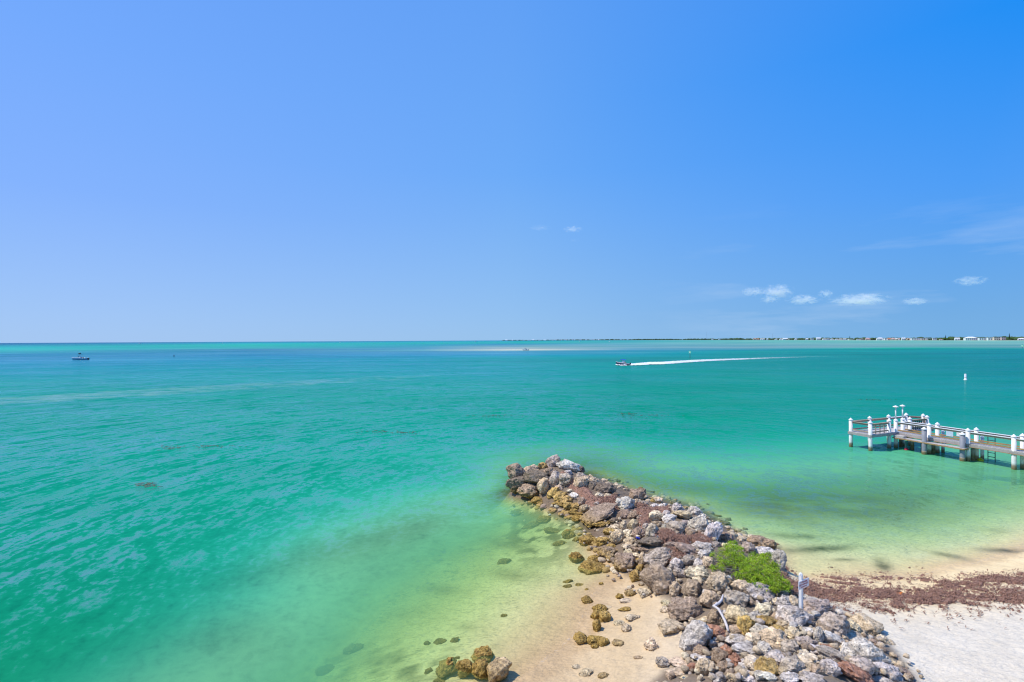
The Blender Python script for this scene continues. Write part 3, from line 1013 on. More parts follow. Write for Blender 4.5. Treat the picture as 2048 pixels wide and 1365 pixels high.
def surf_hit(px, py, off, near=7.0, far=60.0, crest=False):
    """first point along the sight line through (px, py) that lies OFF above the ground; CREST: a stone that stands
    against the water behind rests on the ridge the line just clears"""
    d = ray(px, py)
    s = np.arange(near, far, .03)
    x, y, z = d.x * s, d.y * s, EYE + d.z * s
    g = ground_z(x, y)
    cl = z - g - off
    below = cl < 0
    i = int(np.argmax(below)) if below.any() else len(s) - 1
    if crest and g[i] < -.02:
        c = cl[:i + 1]
        loc = np.where((c[1:-1] < c[:-2]) & (c[1:-1] <= c[2:]) & (c[1:-1] < 1.0) & (g[1:i] > .1))[0]
        if len(loc):
            i = int(loc[np.argmin(c[1:-1][loc])]) + 1
    return Vector((x[i], y[i], z[i])), s[i]

rocks = []
for line in ROCKS.strip().splitlines():
    body_, _, lab = line.partition('|')
    q = body_.split()
    ox, oy, k = TILES[q[0]]
    px, py, w, h = ox + float(q[1]) / k, oy + float(q[2]) / k, float(q[3]) / k, float(q[4]) / k
    rocks.append([px, py, w, h, q[5], float(q[6]), lab.strip()])
LMARK = [("the pale-crowned tip boulder", 1107, 925), ("the white tip boulder", 1137, 935), ("the dark broad tip boulder", 1075, 957), ("the long slanting slab", 1200, 1031),
         ("the boulder ringed by red seaweed", 1250, 1009), ("the boulder with a knob", 1275, 990), ("the big round pale boulder", 1397, 1051), ("the tall white leaning boulder", 1423, 1069),
         ("the dark long mid-jetty boulder", 1297, 1086), ("the biggest brown boulder", 1319, 1162), ("the big speckled boulder", 1321, 1116), ("the round-bellied ochre-based boulder", 1252, 1126),
         ("the green shrub", 1500, 1130), ("the smooth angular boulder", 1521, 1187), ("the driftwood branch", 1447, 1228), ("the craggy overhanging boulder", 1371, 1221),
         ("the rusty square slab", 1437, 1270), ("the white flat slab", 1405, 1311), ("the boxy tan block", 1409, 1337), ("the signpost", 1601, 1205), ("the boulder under the sign", 1593, 1235),
         ("the biggest layered boulder", 1721, 1305), ("the rusty long boulder", 1708, 1348), ("the jagged beach-side boulder", 1732, 1253), ("the golden upright stone", 1491, 1251), ("the pale slanting slab", 1390, 1279),
         ("the round near-waterline rock", 999, 1344), ("the long golden boulder", 1185, 1136), ("the lone pale-topped golden rock", 1137, 1070), ("the knobbly outermost boulder", 1032, 943),
         ("the round tan boulder", 1235, 1076), ("the cream cylinder-like block", 1606, 1343)]
ORD = ["first", "second", "third", "fourth", "fifth", "sixth", "seventh", "eighth", "ninth", "tenth", "eleventh", "twelfth"]
def describe(r):
    px, py, w, h, c, a, lab = r
    size = math.sqrt(w * h)
    s = "tiny" if size < 10 else "small" if size < 17 else "mid-sized" if size < 30 else "large"
    sh = "long " if w > 1.75 * h else "upright " if h > 1.1 * w else "rounded " if w < 1.2 * h else "low "
    j = min(range(len(LMARK)), key=lambda i: (LMARK[i][1] - px) ** 2 + (1.5 * (LMARK[i][2] - py)) ** 2 + (1e6 if abs(LMARK[i][1] - px) + abs(LMARK[i][2] - py) < 3 else 0))
    n, lx, ly = LMARK[j]
    dx, dy = px - lx, 1.4 * (py - ly)
    rel = ("pier side of" if dx > 0 else "open-sea side of") if abs(dx) > abs(dy) else ("below" if dy > 0 else "above")
    noun = "rock" if c not in 'su' else "stone"
    return f"{s} {CWORD[c]} {sh}{noun}, {rel} {n}", math.hypot(dx, dy)
by = {}
for r in rocks:
    if not r[6]:
        k, d = describe(r)
        by.setdefault(k, []).append((d, r))
for k, v in by.items():
    v.sort(key=lambda q: q[0])
    for i, (d, r) in enumerate(v):
        r[6] = k if len(v) == 1 else k + f", {ORD[min(i, 11)]} out"
ROCK_AT = []
for i, (px, py, w, h, c, ang, lab) in enumerate(rocks):
    under_w = c in 'su'
    rr = random.Random(500 + i)
    near_g = px < 1020 and py > 1300
    if under_w: w, h = w * .78, h * .7
    p, dist = surf_hit(px, py, .12, crest=not under_w)
    W = w * dist / FPX / 2 * 1.21
    Hh = h * dist / FPX / 2 * 1.18
    th = math.atan((py - 681) / FPX)
    ry = W * (.95 if w < 1.5 * h else .72)
    rz = math.sqrt(max((Hh / math.cos(th)) ** 2 - (ry * math.tan(th)) ** 2, (.42 * Hh) ** 2))
    p, dist = surf_hit(px, py, (.15 if under_w else .75 if near_g else .40) * rz, crest=not under_w)
    me, facet = VAR[(i * 11 + 3) % len(VAR)]
    o = bpy.data.objects.new("sunken_rock" if under_w else "boulder", me)
    o.location = p
    o.scale = (W, ry, rz)
    o.rotation_euler = (rr.uniform(-.12, .12), math.radians(-ang) , rr.uniform(-.35, .35) if w < 1.6 * h else rr.uniform(-.12, .12))
    base = RCOL[c]
    f = rr.uniform(.92, 1.14)
    o.color = (base[0] * f, base[1] * f * rr.uniform(.97, 1.03), base[2] * f * rr.uniform(.93, 1.05), 1.0 if px < 1330 and c != 'c' else (.35 if c == 'c' else .6))
    COL.objects.link(o)
    tag(o, lab, "rock", "stones lying under the clear water" if under_w else "boulders of the jetty")
    ROCK_AT.append((px, py, p, (W, ry, rz)))

# small stones filling the gaps
vs, fs, cs = [], [], []
n = 0
shapes = [rock_shape(900 + i, 1.0, .4, IC2) for i in range(10)]
jx = [q for q in JETTY]
tries = 0
while len(vs) < 850 and tries < 20000:
    tries += 1
    px, py = rnd.uniform(1000, 1850), rnd.uniform(915, 1400)
    if not in_poly([px], [py], JETTY)[0]: continue
    size = rnd.uniform(.035, .12)
    g = G(px, py, .7 if py > 1080 else .5)
    z = float(ground_z(g.x, g.y))
    a = rnd.uniform(0, 6.28)
    R = np.array([[math.cos(a), -math.sin(a), 0], [math.sin(a), math.cos(a), 0], [0, 0, 1]])
    v = shapes[rnd.randrange(10)] * np.array((size, size * .85, size * .7)) @ R.T + np.array((g.x, g.y, z + rnd.uniform(-.02, .16)))
    vs.append(v); fs.append(IF2 + n); n += len(v)
    k = rnd.choice('gtbttbtlc'); cc = np.array(RCOL[k]) * rnd.uniform(.6, .95)
    if k == 'w': cc = cc * .9
    cs.append(np.tile(cc, (len(v), 1)))
t = NT("rubble_stone")
va = t.n('ShaderNodeVertexColor', layer_name='col')
P = t.pos(); nm = t.noise(P, 18, 5, .7)
c = t.mix(1.0, va.outputs[0], t.mix(t.rng(nm, .35, .65), (.6, .58, .56), (1.25, 1.24, 1.22)), 'MULTIPLY')
t.principled(c, .9, t.bump(nm, .8, .05), .2)
# pale and golden stones along the two water edges
for (edge_, cols) in (([(1205, 962), (1250, 975), (1300, 992), (1350, 1003), (1400, 1014), (1440, 1044), (1478, 1070), (1530, 1088)], 'ctotcb'), ([(1055, 1004), (1110, 1018), (1160, 1062), (1200, 1100), (1235, 1140)], 'otoobc')):
    for _ in range(80):
        u_ = rnd.random() * (len(edge_) - 1); i_ = int(u_); f_ = u_ - i_
        px, py = edge_[i_][0] * (1 - f_) + edge_[i_ + 1][0] * f_ + rnd.gauss(0, 9), edge_[i_][1] * (1 - f_) + edge_[i_ + 1][1] * f_ + rnd.gauss(0, 5)
        p_, _d = surf_hit(px, py, .03)
        size = rnd.uniform(.07, .2)
        v = shapes[rnd.randrange(10)] * np.array((size, size * .85, size * .65)) + np.array((p_.x, p_.y, p_.z))
        vs.append(v); fs.append(IF2 + n); n += len(v)
        cs.append(np.tile(np.array(RCOL[rnd.choice(cols)]) * rnd.uniform(.6, .9), (len(v), 1)))
rub_o = np_mesh("rubble", np.concatenate(vs), np.concatenate(fs), t.m, True)
color_attr(rub_o, 'col', np.concatenate(cs))
tag(rub_o, "small loose stones filling the gaps between the jetty boulders", "rubble", None, "stuff")
# ------------------------------------------------------------------ dried seaweed: mats on the jetty and the wrack line on the beach
t = NT("dried_seaweed")
P = t.pos()
n1 = t.noise(P, 5, 5, .7); n2 = t.noise(t.mapping(P, (1, .45, 1), (0, 0, .5)), 38, 4, .7)
c = t.mix(t.rng(n1, .3, .7), (.28, .150, .105), (.42, .265, .20))
c = t.mix(1.0, c, t.mix(t.rng(n2, .35, .65), (.5, .48, .46), (1.5, 1.45, 1.4)), 'MULTIPLY')
b = t.bump(n2, .9, .05)
b = t.bump(n1, .6, .12, b)
t.principled(c, .95, b, .1)
WEED = t.m
def tile_pts(k, pts):
    ox, oy, s = TILES[k]
    return [(ox + a / s, oy + b_ / s) for a, b_ in pts]
MATS = [
 ('A', [(1020,600),(1060,580),(1170,590),(1260,650),(1400,700),(1500,740),(1610,820),(1720,850),(1860,870),(1990,850),(2060,960),(1960,990),(1840,960),(1700,940),(1640,1010),(1560,970),(1480,910),(1380,800),(1280,740),(1150,700),(1020,650)]),
 ('B', [(540,480),(700,470),(1000,480),(1190,440),(1210,530),(1190,600),(1000,570),(880,620),(850,700),(870,760),(720,840),(630,760),(650,680),(690,590),(590,560)]),
 ('B', [(1000,850),(1180,880),(1270,930),(1270,970),(1500,990),(1560,1120),(1350,1110),(1180,1080),(1010,1060),(1000,930)]),
 ('B', [(-20,330),(290,270),(300,440),(120,440),(-20,430)]),
 ('B', [(640,380),(760,440),(880,470),(700,490),(600,460)]),
 ('C', [(1800,60),(1960,60),(2060,160),(2040,230),(1880,220),(1800,180)]),
 ('F', [(330,-20),(480,-10),(480,90),(400,100),(300,60)]),
 ('Z', [(1400,1066),(1425,1078),(1418,1096),(1392,1094),(1380,1080)]),
 ('Z', [(1330,1098),(1365,1104),(1372,1122),(1340,1120)]),
]
vs, fs, n = [], [], 0
strand_v, strand_f, sn_ = [], [], 0
def strands(cx, cy, cz, count, spread):
    global sn_
    for _ in range(count):
        x, y = cx + rnd.gauss(0, spread), cy + rnd.gauss(0, spread)
        a = rnd.gauss(.2, .9); L = rnd.uniform(.05, .16); w = rnd.uniform(.006, .014)
        dx, dy = math.cos(a) * L, math.sin(a) * L
        ox, oy = -math.sin(a) * w, math.cos(a) * w
        h0, h1, h2 = rnd.uniform(0, .02), rnd.uniform(.02, .06), rnd.uniform(0, .02)
        strand_v.extend([(x - dx / 2 - ox, y - dy / 2 - oy, cz + h0), (x - dx / 2 + ox, y - dy / 2 + oy, cz + h0), (x - ox, y - oy, cz + h1), (x + ox, y + oy, cz + h1), (x + dx / 2 - ox, y + dy / 2 - oy, cz + h2), (x + dx / 2 + ox, y + dy / 2 + oy, cz + h2)])
        strand_f.extend([(sn_, sn_ + 1, sn_ + 3, sn_ + 2), (sn_ + 2, sn_ + 3, sn_ + 5, sn_ + 4)])
        sn_ += 6
for k, pts in MATS:
    poly = tile_pts(k, pts)
    X = [p[0] for p in poly]; Y = [p[1] for p in poly]
    ax = np.arange(min(X) - 4, max(X) + 4, 1.3); ay = np.arange(min(Y) - 4, max(Y) + 4, 1.0)
    mx_, my_ = np.meshgrid(ax, ay)
    d = poly_dist(mx_, my_, poly)
    hit = [surf_hit(x, y, .06)[0] for x, y in zip(mx_[::3, ::3].ravel(), my_[::3, ::3].ravel())]
    # world place of every grid point from the plane at the mat's mean height
    hz = float(np.median([p.z for p in hit if p.y < 40]))
    wxx = np.empty(mx_.shape); wyy = np.empty(mx_.shape)
    for i in range(mx_.shape[0]):
        for j in range(mx_.shape[1]):
            g = G(mx_[i, j], my_[i, j], hz); wxx[i, j] = g.x; wyy[i, j] = g.y
    gz_ = ground_z(wxx, wyy)
    edge = sstep(-3.5, 4, d + 5 * (fbm(wxx * 2.5, wyy * 2.5, 61) - .5))
    zz_ = gz_ - .14 + .30 * edge + .07 * edge * (fbm(wxx * 3.5, wyy * 3.5, 63) - .4)
    v = np.stack([wxx, wyy, zz_], -1).reshape(-1, 3)
    f = grid_faces(*mx_.shape)[:, ::-1]
    keep = (edge.ravel()[f] > .08).any(1)
    vs.append(v); fs.append(f[keep] + n); n += len(v)
    ii = np.where(edge.ravel() > .6)[0]
    for q in nrng.choice(ii, min(len(ii), 260), replace=False):
        strands(*v[q], 2, .08)
mat_o = np_mesh("seaweed_mat", np.concatenate(vs), np.concatenate(fs), WEED)
tag(mat_o, "reddish brown dried seaweed lying in mats between the jetty boulders", "seaweed", None, "stuff")

# the wrack line: a ragged band of brown seaweed between the wet and the dry sand of the bay
ax = np.arange(1545, 2260, 1.6); q_ = np.arange(1108, 1240, .9)
mx_, my_ = np.meshgrid(ax, q_)
wxx = np.empty(mx_.shape); wyy = np.empty(mx_.shape)
for i in range(mx_.shape[0]):
    g0, g1 = G(ax[0], q_[i], .45), G(ax[-1], q_[i], .45)
    wxx[i] = np.linspace(g0.x, g1.x, len(ax)); wyy[i] = np.linspace(g0.y, g1.y, len(ax))
top = np.interp(mx_, [1545, 1575, 1625, 1700, 1760, 1850, 1950, 2050, 2250], [1146, 1150, 1153, 1160, 1166, 1170, 1171, 1176, 1176])
bot = np.interp(mx_, [1545, 1575, 1610, 1660, 1690, 1720, 1780, 1850, 1950, 2050, 2250], [1182, 1196, 1196, 1204, 1208, 1193, 1200, 1212, 1218, 1219, 1216])
mid_ = (top + bot) / 2; hw = (bot - top) / 2
ns = fbm(mx_ * .022 - my_ * .012, (my_ - .16 * (mx_ - 1600)) * .16, 71, 4) - .5
nf_ = fbm(mx_ * .11, my_ * .25, 73, 3) - .5
cov = 1 - np.abs(my_ - mid_) / hw + 3.0 * ns + 2.0 * nf_ - .16
up = sstep(1820, 1960, mx_) * (1 - np.abs(my_ - (1157 - (mx_ - 1980) * .03)) / 17) * .62 + 1.7 * ns + 1.2 * nf_ - .12
up2 = (1 - np.abs(my_ - 1152) / 7) * .35 * sstep(1570, 1650, mx_) + 1.5 * ns + 1.3 * nf_ - .25
cov = np.maximum(np.maximum(cov, up), up2)
edge = sstep(.0, .5, cov)
zz_ = ground_z(wxx, wyy) - .05 + .105 * edge + .02 * edge * nf_
v = np.stack([wxx, wyy, zz_], -1).reshape(-1, 3)
f = grid_faces(*mx_.shape)[:, ::-1]
keep = (edge.ravel()[f] > .05).any(1)
wrack = np_mesh("seaweed_wrack", v, f[keep], WEED)
tag(wrack, "ragged band of dark reddish brown seaweed washed up along the beach", "seaweed", None, "stuff")
ii = np.where((edge.ravel() > .35) & (mx_.ravel() < 2100))[0]
for q in nrng.choice(ii, 3000, replace=False):
    strands(v[q][0], v[q][1], v[q][2], 2, .12)
# stray bits scattered beyond the band
for _ in range(900):
    x, y = rnd.uniform(1600, 2090), rnd.gauss(1180, 38)
    if y < 1128 or y > 1290: continue
    g = G(x, y, .5); z = float(ground_z(g.x, g.y))
    if z < .05: continue
    strands(g.x, g.y, z + .005, rnd.randrange(1, 4), .05)
so_ = np_mesh("seaweed_strands", np.array(strand_v), np.array(strand_f), WEED)
tag(so_, "loose brown seaweed strands strewn over beach and jetty", "seaweed", None, "stuff")

# ------------------------------------------------------------------ the green shrub
t = NT("shrub_leaf")
va = t.n('ShaderNodeVertexColor', layer_name='col')
pr = t.n('ShaderNodeBsdfPrincipled'); t.l(va.outputs[0], pr.inputs['Base Color'])
pr.inputs['Roughness'].default_value = .42; pr.inputs['Specular IOR Level'].default_value = .4
tr = t.n('ShaderNodeBsdfTranslucent')
tc = t.mix(1.0, va.outputs[0], (1.3, 1.25, .6), 'MULTIPLY'); t.l(tc, tr.inputs[0])
ms = t.n('ShaderNodeMixShader'); ms.inputs[0].default_value = .28
t.l(pr.outputs[0], ms.inputs[1]); t.l(tr.outputs[0], ms.inputs[2]); t.l(ms.outputs[0], t.out.inputs['Surface'])
LEAF = t.m
LUMPS = [(1090,250,110,240),(1000,340,150,320),(900,470,130,170),(1180,330,120,150),(1120,480,200,420),(1300,520,190,330),(1500,500,170,360),(1640,470,110,200),(1480,620,230,600),(1700,600,170,430),(1300,660,200,380),
         (1180,760,110,130),(1150,560,200,260),(1420,760,230,520),(1620,780,230,620),(1560,880,180,360),(1760,720,150,330),(1780,880,170,400),(1930,880,110,230),(2000,960,70,150),(1800,960,110,200),(720,620,60,70),(740,400,40,40),(1700,400,45,60),(930,560,120,90),(860,640,60,50)]
shr_p, shr_d = surf_hit(1340 + 1500 / 8.533, 1060 + 760 / 8.533, .1)
root_z = float(ground_z(shr_p.x, shr_p.y))
shrub = empty("shrub", (shr_p.x, shr_p.y, root_z))
tag(shrub, "low bright green shrub growing out of the jetty boulders", "shrub")
lv, lf, lc = [], [], []
n = 0
twig = MB()
for (zx, zy, zr, cnt) in LUMPS:
    px, py = 1340 + zx / 8.533, 1060 + zy / 8.533
    c_, dist = surf_hit(px, py, .45)
    r = zr / 8.533 * dist / FPX
    c_ = np.array(c_) - np.array((0, 0, .05))
    tone0 = rnd.uniform(.82, 1.1)
    for s_ in range(int(cnt / 9)):
        d3 = nrng.normal(size=3); d3 /= np.linalg.norm(d3)
        q0 = c_ + d3 * np.array((r, r, r * .72)) * (nrng.random() ** .4)
        tone = tone0 * rnd.uniform(.65, 1.3)
        yel = rnd.random()
        for _ in range(22):
            q = q0 + nrng.normal(size=3) * np.array((.042, .042, .035))
            nn = nrng.normal(size=3) + np.array((-.9, -.4, 1.5)); nn /= np.linalg.norm(nn)
            a = np.cross(nn, nrng.normal(size=3)); a /= np.linalg.norm(a); b_ = np.cross(nn, a)
            L, w = rnd.uniform(.030, .055), rnd.uniform(.012, .022)
            lv += [q - a * L * .5, q + b_ * w * .9 + nn * .006, q + a * L * .5, q - b_ * w * .9 + nn * .006]
            lf.append((n, n + 1, n + 2, n + 3)); n += 4
            col_ = np.array((.20, .35, .011)) * (1 - .5 * yel) + np.array((.52, .62, .02)) * .5 * yel
            if rnd.random() < .05: col_ = np.array((.30, .20, .07))
            col_ = col_ * tone * rnd.uniform(.8, 1.2)
            lc += [col_] * 4
    base = Vector((shr_p.x + rnd.uniform(-.25, .25), shr_p.y + rnd.uniform(-.2, .2), root_z))
    for _ in range(3):
        e_ = Vector(c_) + Vector((rnd.gauss(0, r * .6), rnd.gauss(0, r * .6), rnd.gauss(0, r * .4)))
        m_ = (base + e_) / 2 + Vector((rnd.gauss(0, .05), rnd.gauss(0, .05), .12))
        twig.tube([base, m_, e_], [.014, .009, .003], 5)
# bare grey twigs on the open-water side
for _ in range(170):
    zx, zy = rnd.uniform(560, 1250), rnd.uniform(360, 880)
    if zy > 560 + .55 * (zx - 560) or zy < 330 + abs(zx - 800) * .2: continue
    c_, dist = surf_hit(1340 + zx / 8.533, 1060 + zy / 8.533, .22)
    a = rnd.uniform(2.2, 4.0); L = rnd.uniform(.12, .4)
    s_ = c_ + Vector((-math.cos(a) * L, -math.sin(a) * L * .6, -.1))
    twig.tube([s_, (s_ + c_) / 2 + Vector((0, 0, rnd.uniform(0, .06))), c_ + Vector((0, 0, rnd.uniform(-.02, .1)))], [.008, .006, .0025], 4)
fo = np_mesh("foliage", np.array(lv), np.array(lf), LEAF, False)
color_attr(fo, 'col', np.array(lc))
fo.parent = shrub; fo.matrix_parent_inverse = Matrix.Translation(-shrub.location)
tw = twig.build("branches", simple("grey_twig", (.30, .26, .24), .9), shrub)
tw.matrix_parent_inverse = Matrix.Translation(-shrub.location)

# ------------------------------------------------------------------ driftwood branch
t = NT("bleached_wood")
P = t.pos()
g = t.noise(t.mapping(P, (1, 1, .3)), 40, 4, .7)
t.principled(t.mix(t.rng(g, .3, .7), (.48, .42, .38), (.74, .70, .66)), .75, t.bump(g, .5, .01), .2)
def along(pts, off):
    out = []
    for k, x, y in pts:
        ox, oy, s = TILES[k]
        out.append((ox + x / s, oy + y / s))
    p0, _ = surf_hit(*out[-1], .12); p1, _ = surf_hit(*out[0], off)
    res = []
    for i, (x, y) in enumerate(out):
        f = i / (len(out) - 1)
        dist = p1.y * (1 - f) + p0.y * f
        d = ray(x, y); res.append(EYEV + d * (dist / d.y))
    return res
dpts = along([('D', 905, 1110), ('D', 880, 1200), ('D', 830, 1255), ('E', 1055, 105), ('E', 1130, 150), ('E', 1190, 250), ('E', 1235, 340), ('E', 1270, 430), ('E', 1295, 520)], .45)
dw = MB().tube(dpts, [.022, .034, .037, .04, .033, .034, .035, .036, .03], 10)
d2 = [dpts[2], dpts[2] + Vector((-.06, -.02, .03)), dpts[2] + Vector((-.13, -.05, -.01))]
dw.tube(d2, [.03, .022, .01], 8)
do = dw.build("driftwood", t.m, None, True)
tag(do, "bleached white crooked driftwood branch leaning on the jetty boulders", "driftwood")

# ------------------------------------------------------------------ warning sign on a white post
PAINT = simple("white_paint", (.80, .79, .77), .45, .10, 5)
sb, sd = surf_hit(1602, 1219, .22)
dtop = ray(1603.5, 1149.5); ztop = EYE + dtop.z * (sb.y / dtop.y)
_r = ray(1606, 1159.5); _zt = EYE + _r.z * (sb.y / _r.y)
_w = G(1616.9, 1154.9, _zt) - G(1596.4, 1163.7, _zt)
SW = _w.length
sgn = empty("beach_sign", (sb.x, sb.y, float(ground_z(sb.x, sb.y))), math.atan2(_w.y, _w.x))
tag(sgn, "white wooden signpost with a small white board in red lettering on the jetty", "sign")
hz0 = sgn.location.z
ph = ztop - hz0
MB().box((0, 0, ph / 2 - .1), (.085, .085, ph + .2), bev=.006).build("post", PAINT, sgn)
MB().lathe([(.058, ph), (.058, ph + .02), (.004, ph + .06)], n=4).build("post_cap", PAINT, sgn)
zb = EYE + ray(1606, 1167).z * (sb.y / ray(1606, 1167).y) - hz0
bd = MB().box((.035, -.056, zb), (SW, .018, .235), bev=.004).build("board", simple("sign_board_white", (.74, .72, .72), .4, .06), sgn)
RED = simple("red_letter_paint", (.50, .035, .04), .5, .2, 30)
letters = MB()
lr = random.Random(5)
STROKES = {0: [(0, 0, 0, 1), (1, 0, 1, 1), (0, .5, 1, .5)], 1: [(0, 0, 0, 1), (0, 1, 1, 1), (0, .5, .8, .5), (0, 0, 1, 0)], 2: [(0, 0, .5, 1), (.5, 1, 1, 0), (.25, .4, .75, .4)], 3: [(0, 0, 0, 1), (0, 1, 1, .75), (1, .75, 0, .5), (0, .5, 1, 0)],
           4: [(.5, 0, .5, 1), (0, 1, 1, 1)], 5: [(0, 0, 0, 1), (0, 0, 1, 0), (0, 1, 1, 1), (1, 0, 1, 1)], 6: [(0, 0, 0, 1), (0, 1, 1, 0), (1, 0, 1, 1)]}
for row, (cnt, zc) in enumerate(((7, .065), (9, 0), (6, -.068))):
    wl_ = SW * .095; x0 = .035 - cnt * wl_ / 2
    for i in range(cnt):
        for (a0, b0, a1, b1) in STROKES[lr.randrange(7)]:
            xa, za, xb, zb_ = x0 + i * wl_ + a0 * wl_ * .64, zb + zc + (b0 - .5) * .042, x0 + i * wl_ + a1 * wl_ * .64, zb + zc + (b1 - .5) * .042
            letters.bar((xa, -.0665, za), (xb, -.0665, zb_ + 1e-5), .0035, .008, Vector((0, 1, 0)))
letters.build("lettering", RED, bd)

# ------------------------------------------------------------------ the pier
def grey_wood(name, col, k=9):
    t = NT(name)
    P = t.pos()
    g = t.noise(t.mapping(P, (1.0, 1.0, 6)), k, 5, .7); g2 = t.noise(P, 1.7, 3, .6)
    c = t.mix(t.rng(g, .3, .7), tuple(x * .68 for x in col), tuple(min(1, x * 1.2) for x in col))
    c = t.mix(1.0, c, t.mix(t.rng(g2, .3, .7), (.85, .84, .82), (1.1, 1.1, 1.1)), 'MULTIPLY')
    t.principled(c, .8, t.bump(g, .4, .01), .2)
    return t.m
DECKW = grey_wood("weathered_deck_wood", (.50, .475, .46)); RAILW = grey_wood("brown_rail_wood", (.40, .30, .23)); FASC = grey_wood("fascia_wood", (.40, .36, .345)); EDGEW = grey_wood("orange_edge_wood", (.40, .25, .11))
t = NT("piling_sleeve")
P = t.pos(); sp = t.n('ShaderNodeSeparateXYZ'); t.l(P, sp.inputs[0])
nn_ = t.noise(P, 4, 5, .7)
zz = t.math('ADD', sp.outputs[2], t.math('MULTIPLY', t.math('SUBTRACT', nn_, .5), .35))
wht = t.mix(t.rng(t.noise(t.mapping(P, (1, 1, .25)), 7, 4, .7), .35, .75), (.84, .83, .81), (.66, .64, .60))
st = t.mix(t.rng(zz, .02, .22), (.18, .13, .05), (.30, .22, .14))
t.principled(t.mix(t.rng(zz, .22, .46, 0, 1, True), st, wht), .5, t.bump(nn_, .3, .02), .3)
SLEEVE = t.m
t = NT("bare_piling")
P = t.pos(); nn_ = t.noise(t.mapping(P, (1, 1, .3)), 8, 5, .7)
sp = t.n('ShaderNodeSeparateXYZ'); t.l(P, sp.inputs[0])
zz = t.math('ADD', sp.outputs[2], t.math('MULTIPLY', t.math('SUBTRACT', nn_, .5), .3))
t.principled(t.mix(t.rng(zz, .35, .75), t.mix(t.rng(nn_, .3, .7), (.10, .075, .03), (.26, .20, .11)), t.mix(t.rng(nn_, .3, .7), (.32, .30, .27), (.52, .50, .47))), .8, t.bump(nn_, .5, .03), .2)
BARE = t.m
GREYP = simple("grey_painted_piling", (.27, .275, .31), .6, .2, 5)
DARKP = simple("dark_blue_paint", (.035, .05, .075), .5, .3)

PO = G(1741, 902)
wd = G(1791, 896) - G(2027.7, 940); wd.z = 0; wd.normalize()
pier = empty("pier", (PO.x, PO.y, 0), math.atan2(wd.y, wd.x) - math.pi / 2)
tag(pier, "white railed wooden pier with a cross platform at its seaward end", "pier")
DZ, LZ, TOP = 1.30, .97, 2.22     # main deck, lower step, post tops
def piling(u, v, top, mat, r=.137, cap=True, bottom=-2.6, capmat=None):
    p = MB().lathe([(r * 1.02, bottom), (r, .3), (r * .97, top)], (u, v, 0), 14).build("piling", mat, pier, True)
    if cap:
        MB().lathe([(r * 1.17, top), (r * 1.17, top + .035), (r * .9, top + .075), (.015, top + .19)], (u, v, 0), 14).build("piling_cap", PAINT, p)
    return p
for u, v in ((0, 0), (.02, 1.6), (2.41, .10), (2.35, 1.62), (4.8, 1.65), (7.2, 1.7), (8.0, .82), (5.0, .1), (3.06, .0), (4.12, .12), (7.3, .12)):
    piling(u, v, TOP, SLEEVE)
for v in (-2.4, -4.9, -7.5, -10.0, -12.5):
    piling(3.10, v, TOP, SLEEVE)
    piling(4.02, v - .05, TOP, SLEEVE)
    piling(4.52, v - .15, 1.62 if v > -6 else 1.2, SLEEVE, .11, v > -6)
for u, v in ((3.45, -1.0), (3.75, .05), (4.4, -1.2), (3.4, -2.5), (3.6, -4.95)):
    piling(u, v, .9, BARE, .13, False)
for u, v in ((2.53, -2.38), (2.69, -4.77)):
    p = piling(u, v, 1.93, GREYP, .165)
    MB().lathe([(.168, -2.6), (.17, .22), (.165, .27)], (u, v, 0), 14).build("piling_foot", SLEEVE, p, True)
# decks
def deck(name, u0, u1, v0, v1, z, along_u):
    m = MB()
    w = .142
    if along_u:      # boards laid across u, run along v
        k = u0
        while k < u1 - .01:
            e_ = min(w, u1 - k); m.box((k + e_ / 2, (v0 + v1) / 2, z - .02), (e_ - .012, v1 - v0, .04)); k += w
    else:
        k = v0
        while k < v1 - .01:
            e_ = min(w, v1 - k); m.box(((u0 + u1) / 2, k + e_ / 2, z - .02), (u1 - u0, e_ - .012, .04)); k += w
    return m.build(name, DECKW, pier)
deck("walkway_deck", 2.98, 4.18, -14.5, -.13, DZ, False)
deck("platform_deck", -.12, 7.7, -.11, 1.72, DZ - .003, True)
deck("lower_step", 2.40, 2.96, -5.0, -.15, LZ, False)
m = MB()
for z in (DZ - .13,):
    m.box((2.965, -7.2, z), (.045, 14.2, .17)); m.box((4.195, -7.2, z), (.045, 14.2, .17))
    m.box((1.43, -.13, z), (3.0, .045, .19)); m.box((5.95, -.13, z), (3.5, .045, .19)); m.box((3.8, 1.745, z), (7.8, .045, .19)); m.box((-.14, .8, z), (.045, 1.86, .19)); m.box((7.72, .8, z), (.045, 1.86, .19))
for v in (0.0, -2.4, -4.9, -7.5, -10, -12.5):
    m.box((3.58, v + .19, DZ - .17), (1.3, .08, .2))
    m.box((3.58, v - .19, DZ - .17), (1.3, .08, .2))
for u in (.3, 2.2, 4.6, 6.9):
    m.box((u, .8, DZ - .17), (.08, 1.7, .2))
m.build("beam", FASC, pier)
m = MB()
m.box((2.385, -2.58, LZ - .06), (.035, 4.85, .08)); m.box((2.935, -7.2, DZ - .235), (.03, 14.2, .035)); m.box((2.66, -5.02, LZ - .06), (.5, .035, .08))
m.box((4.23, -7.2, DZ - .24), (.03, 14.2, .035))
m.build("edge_trim", EDGEW, pier)
st_ = MB()
st_.box((2.7, -.55, LZ + .085), (.42, .75, .15)); st_.build("step", DECKW, pier)
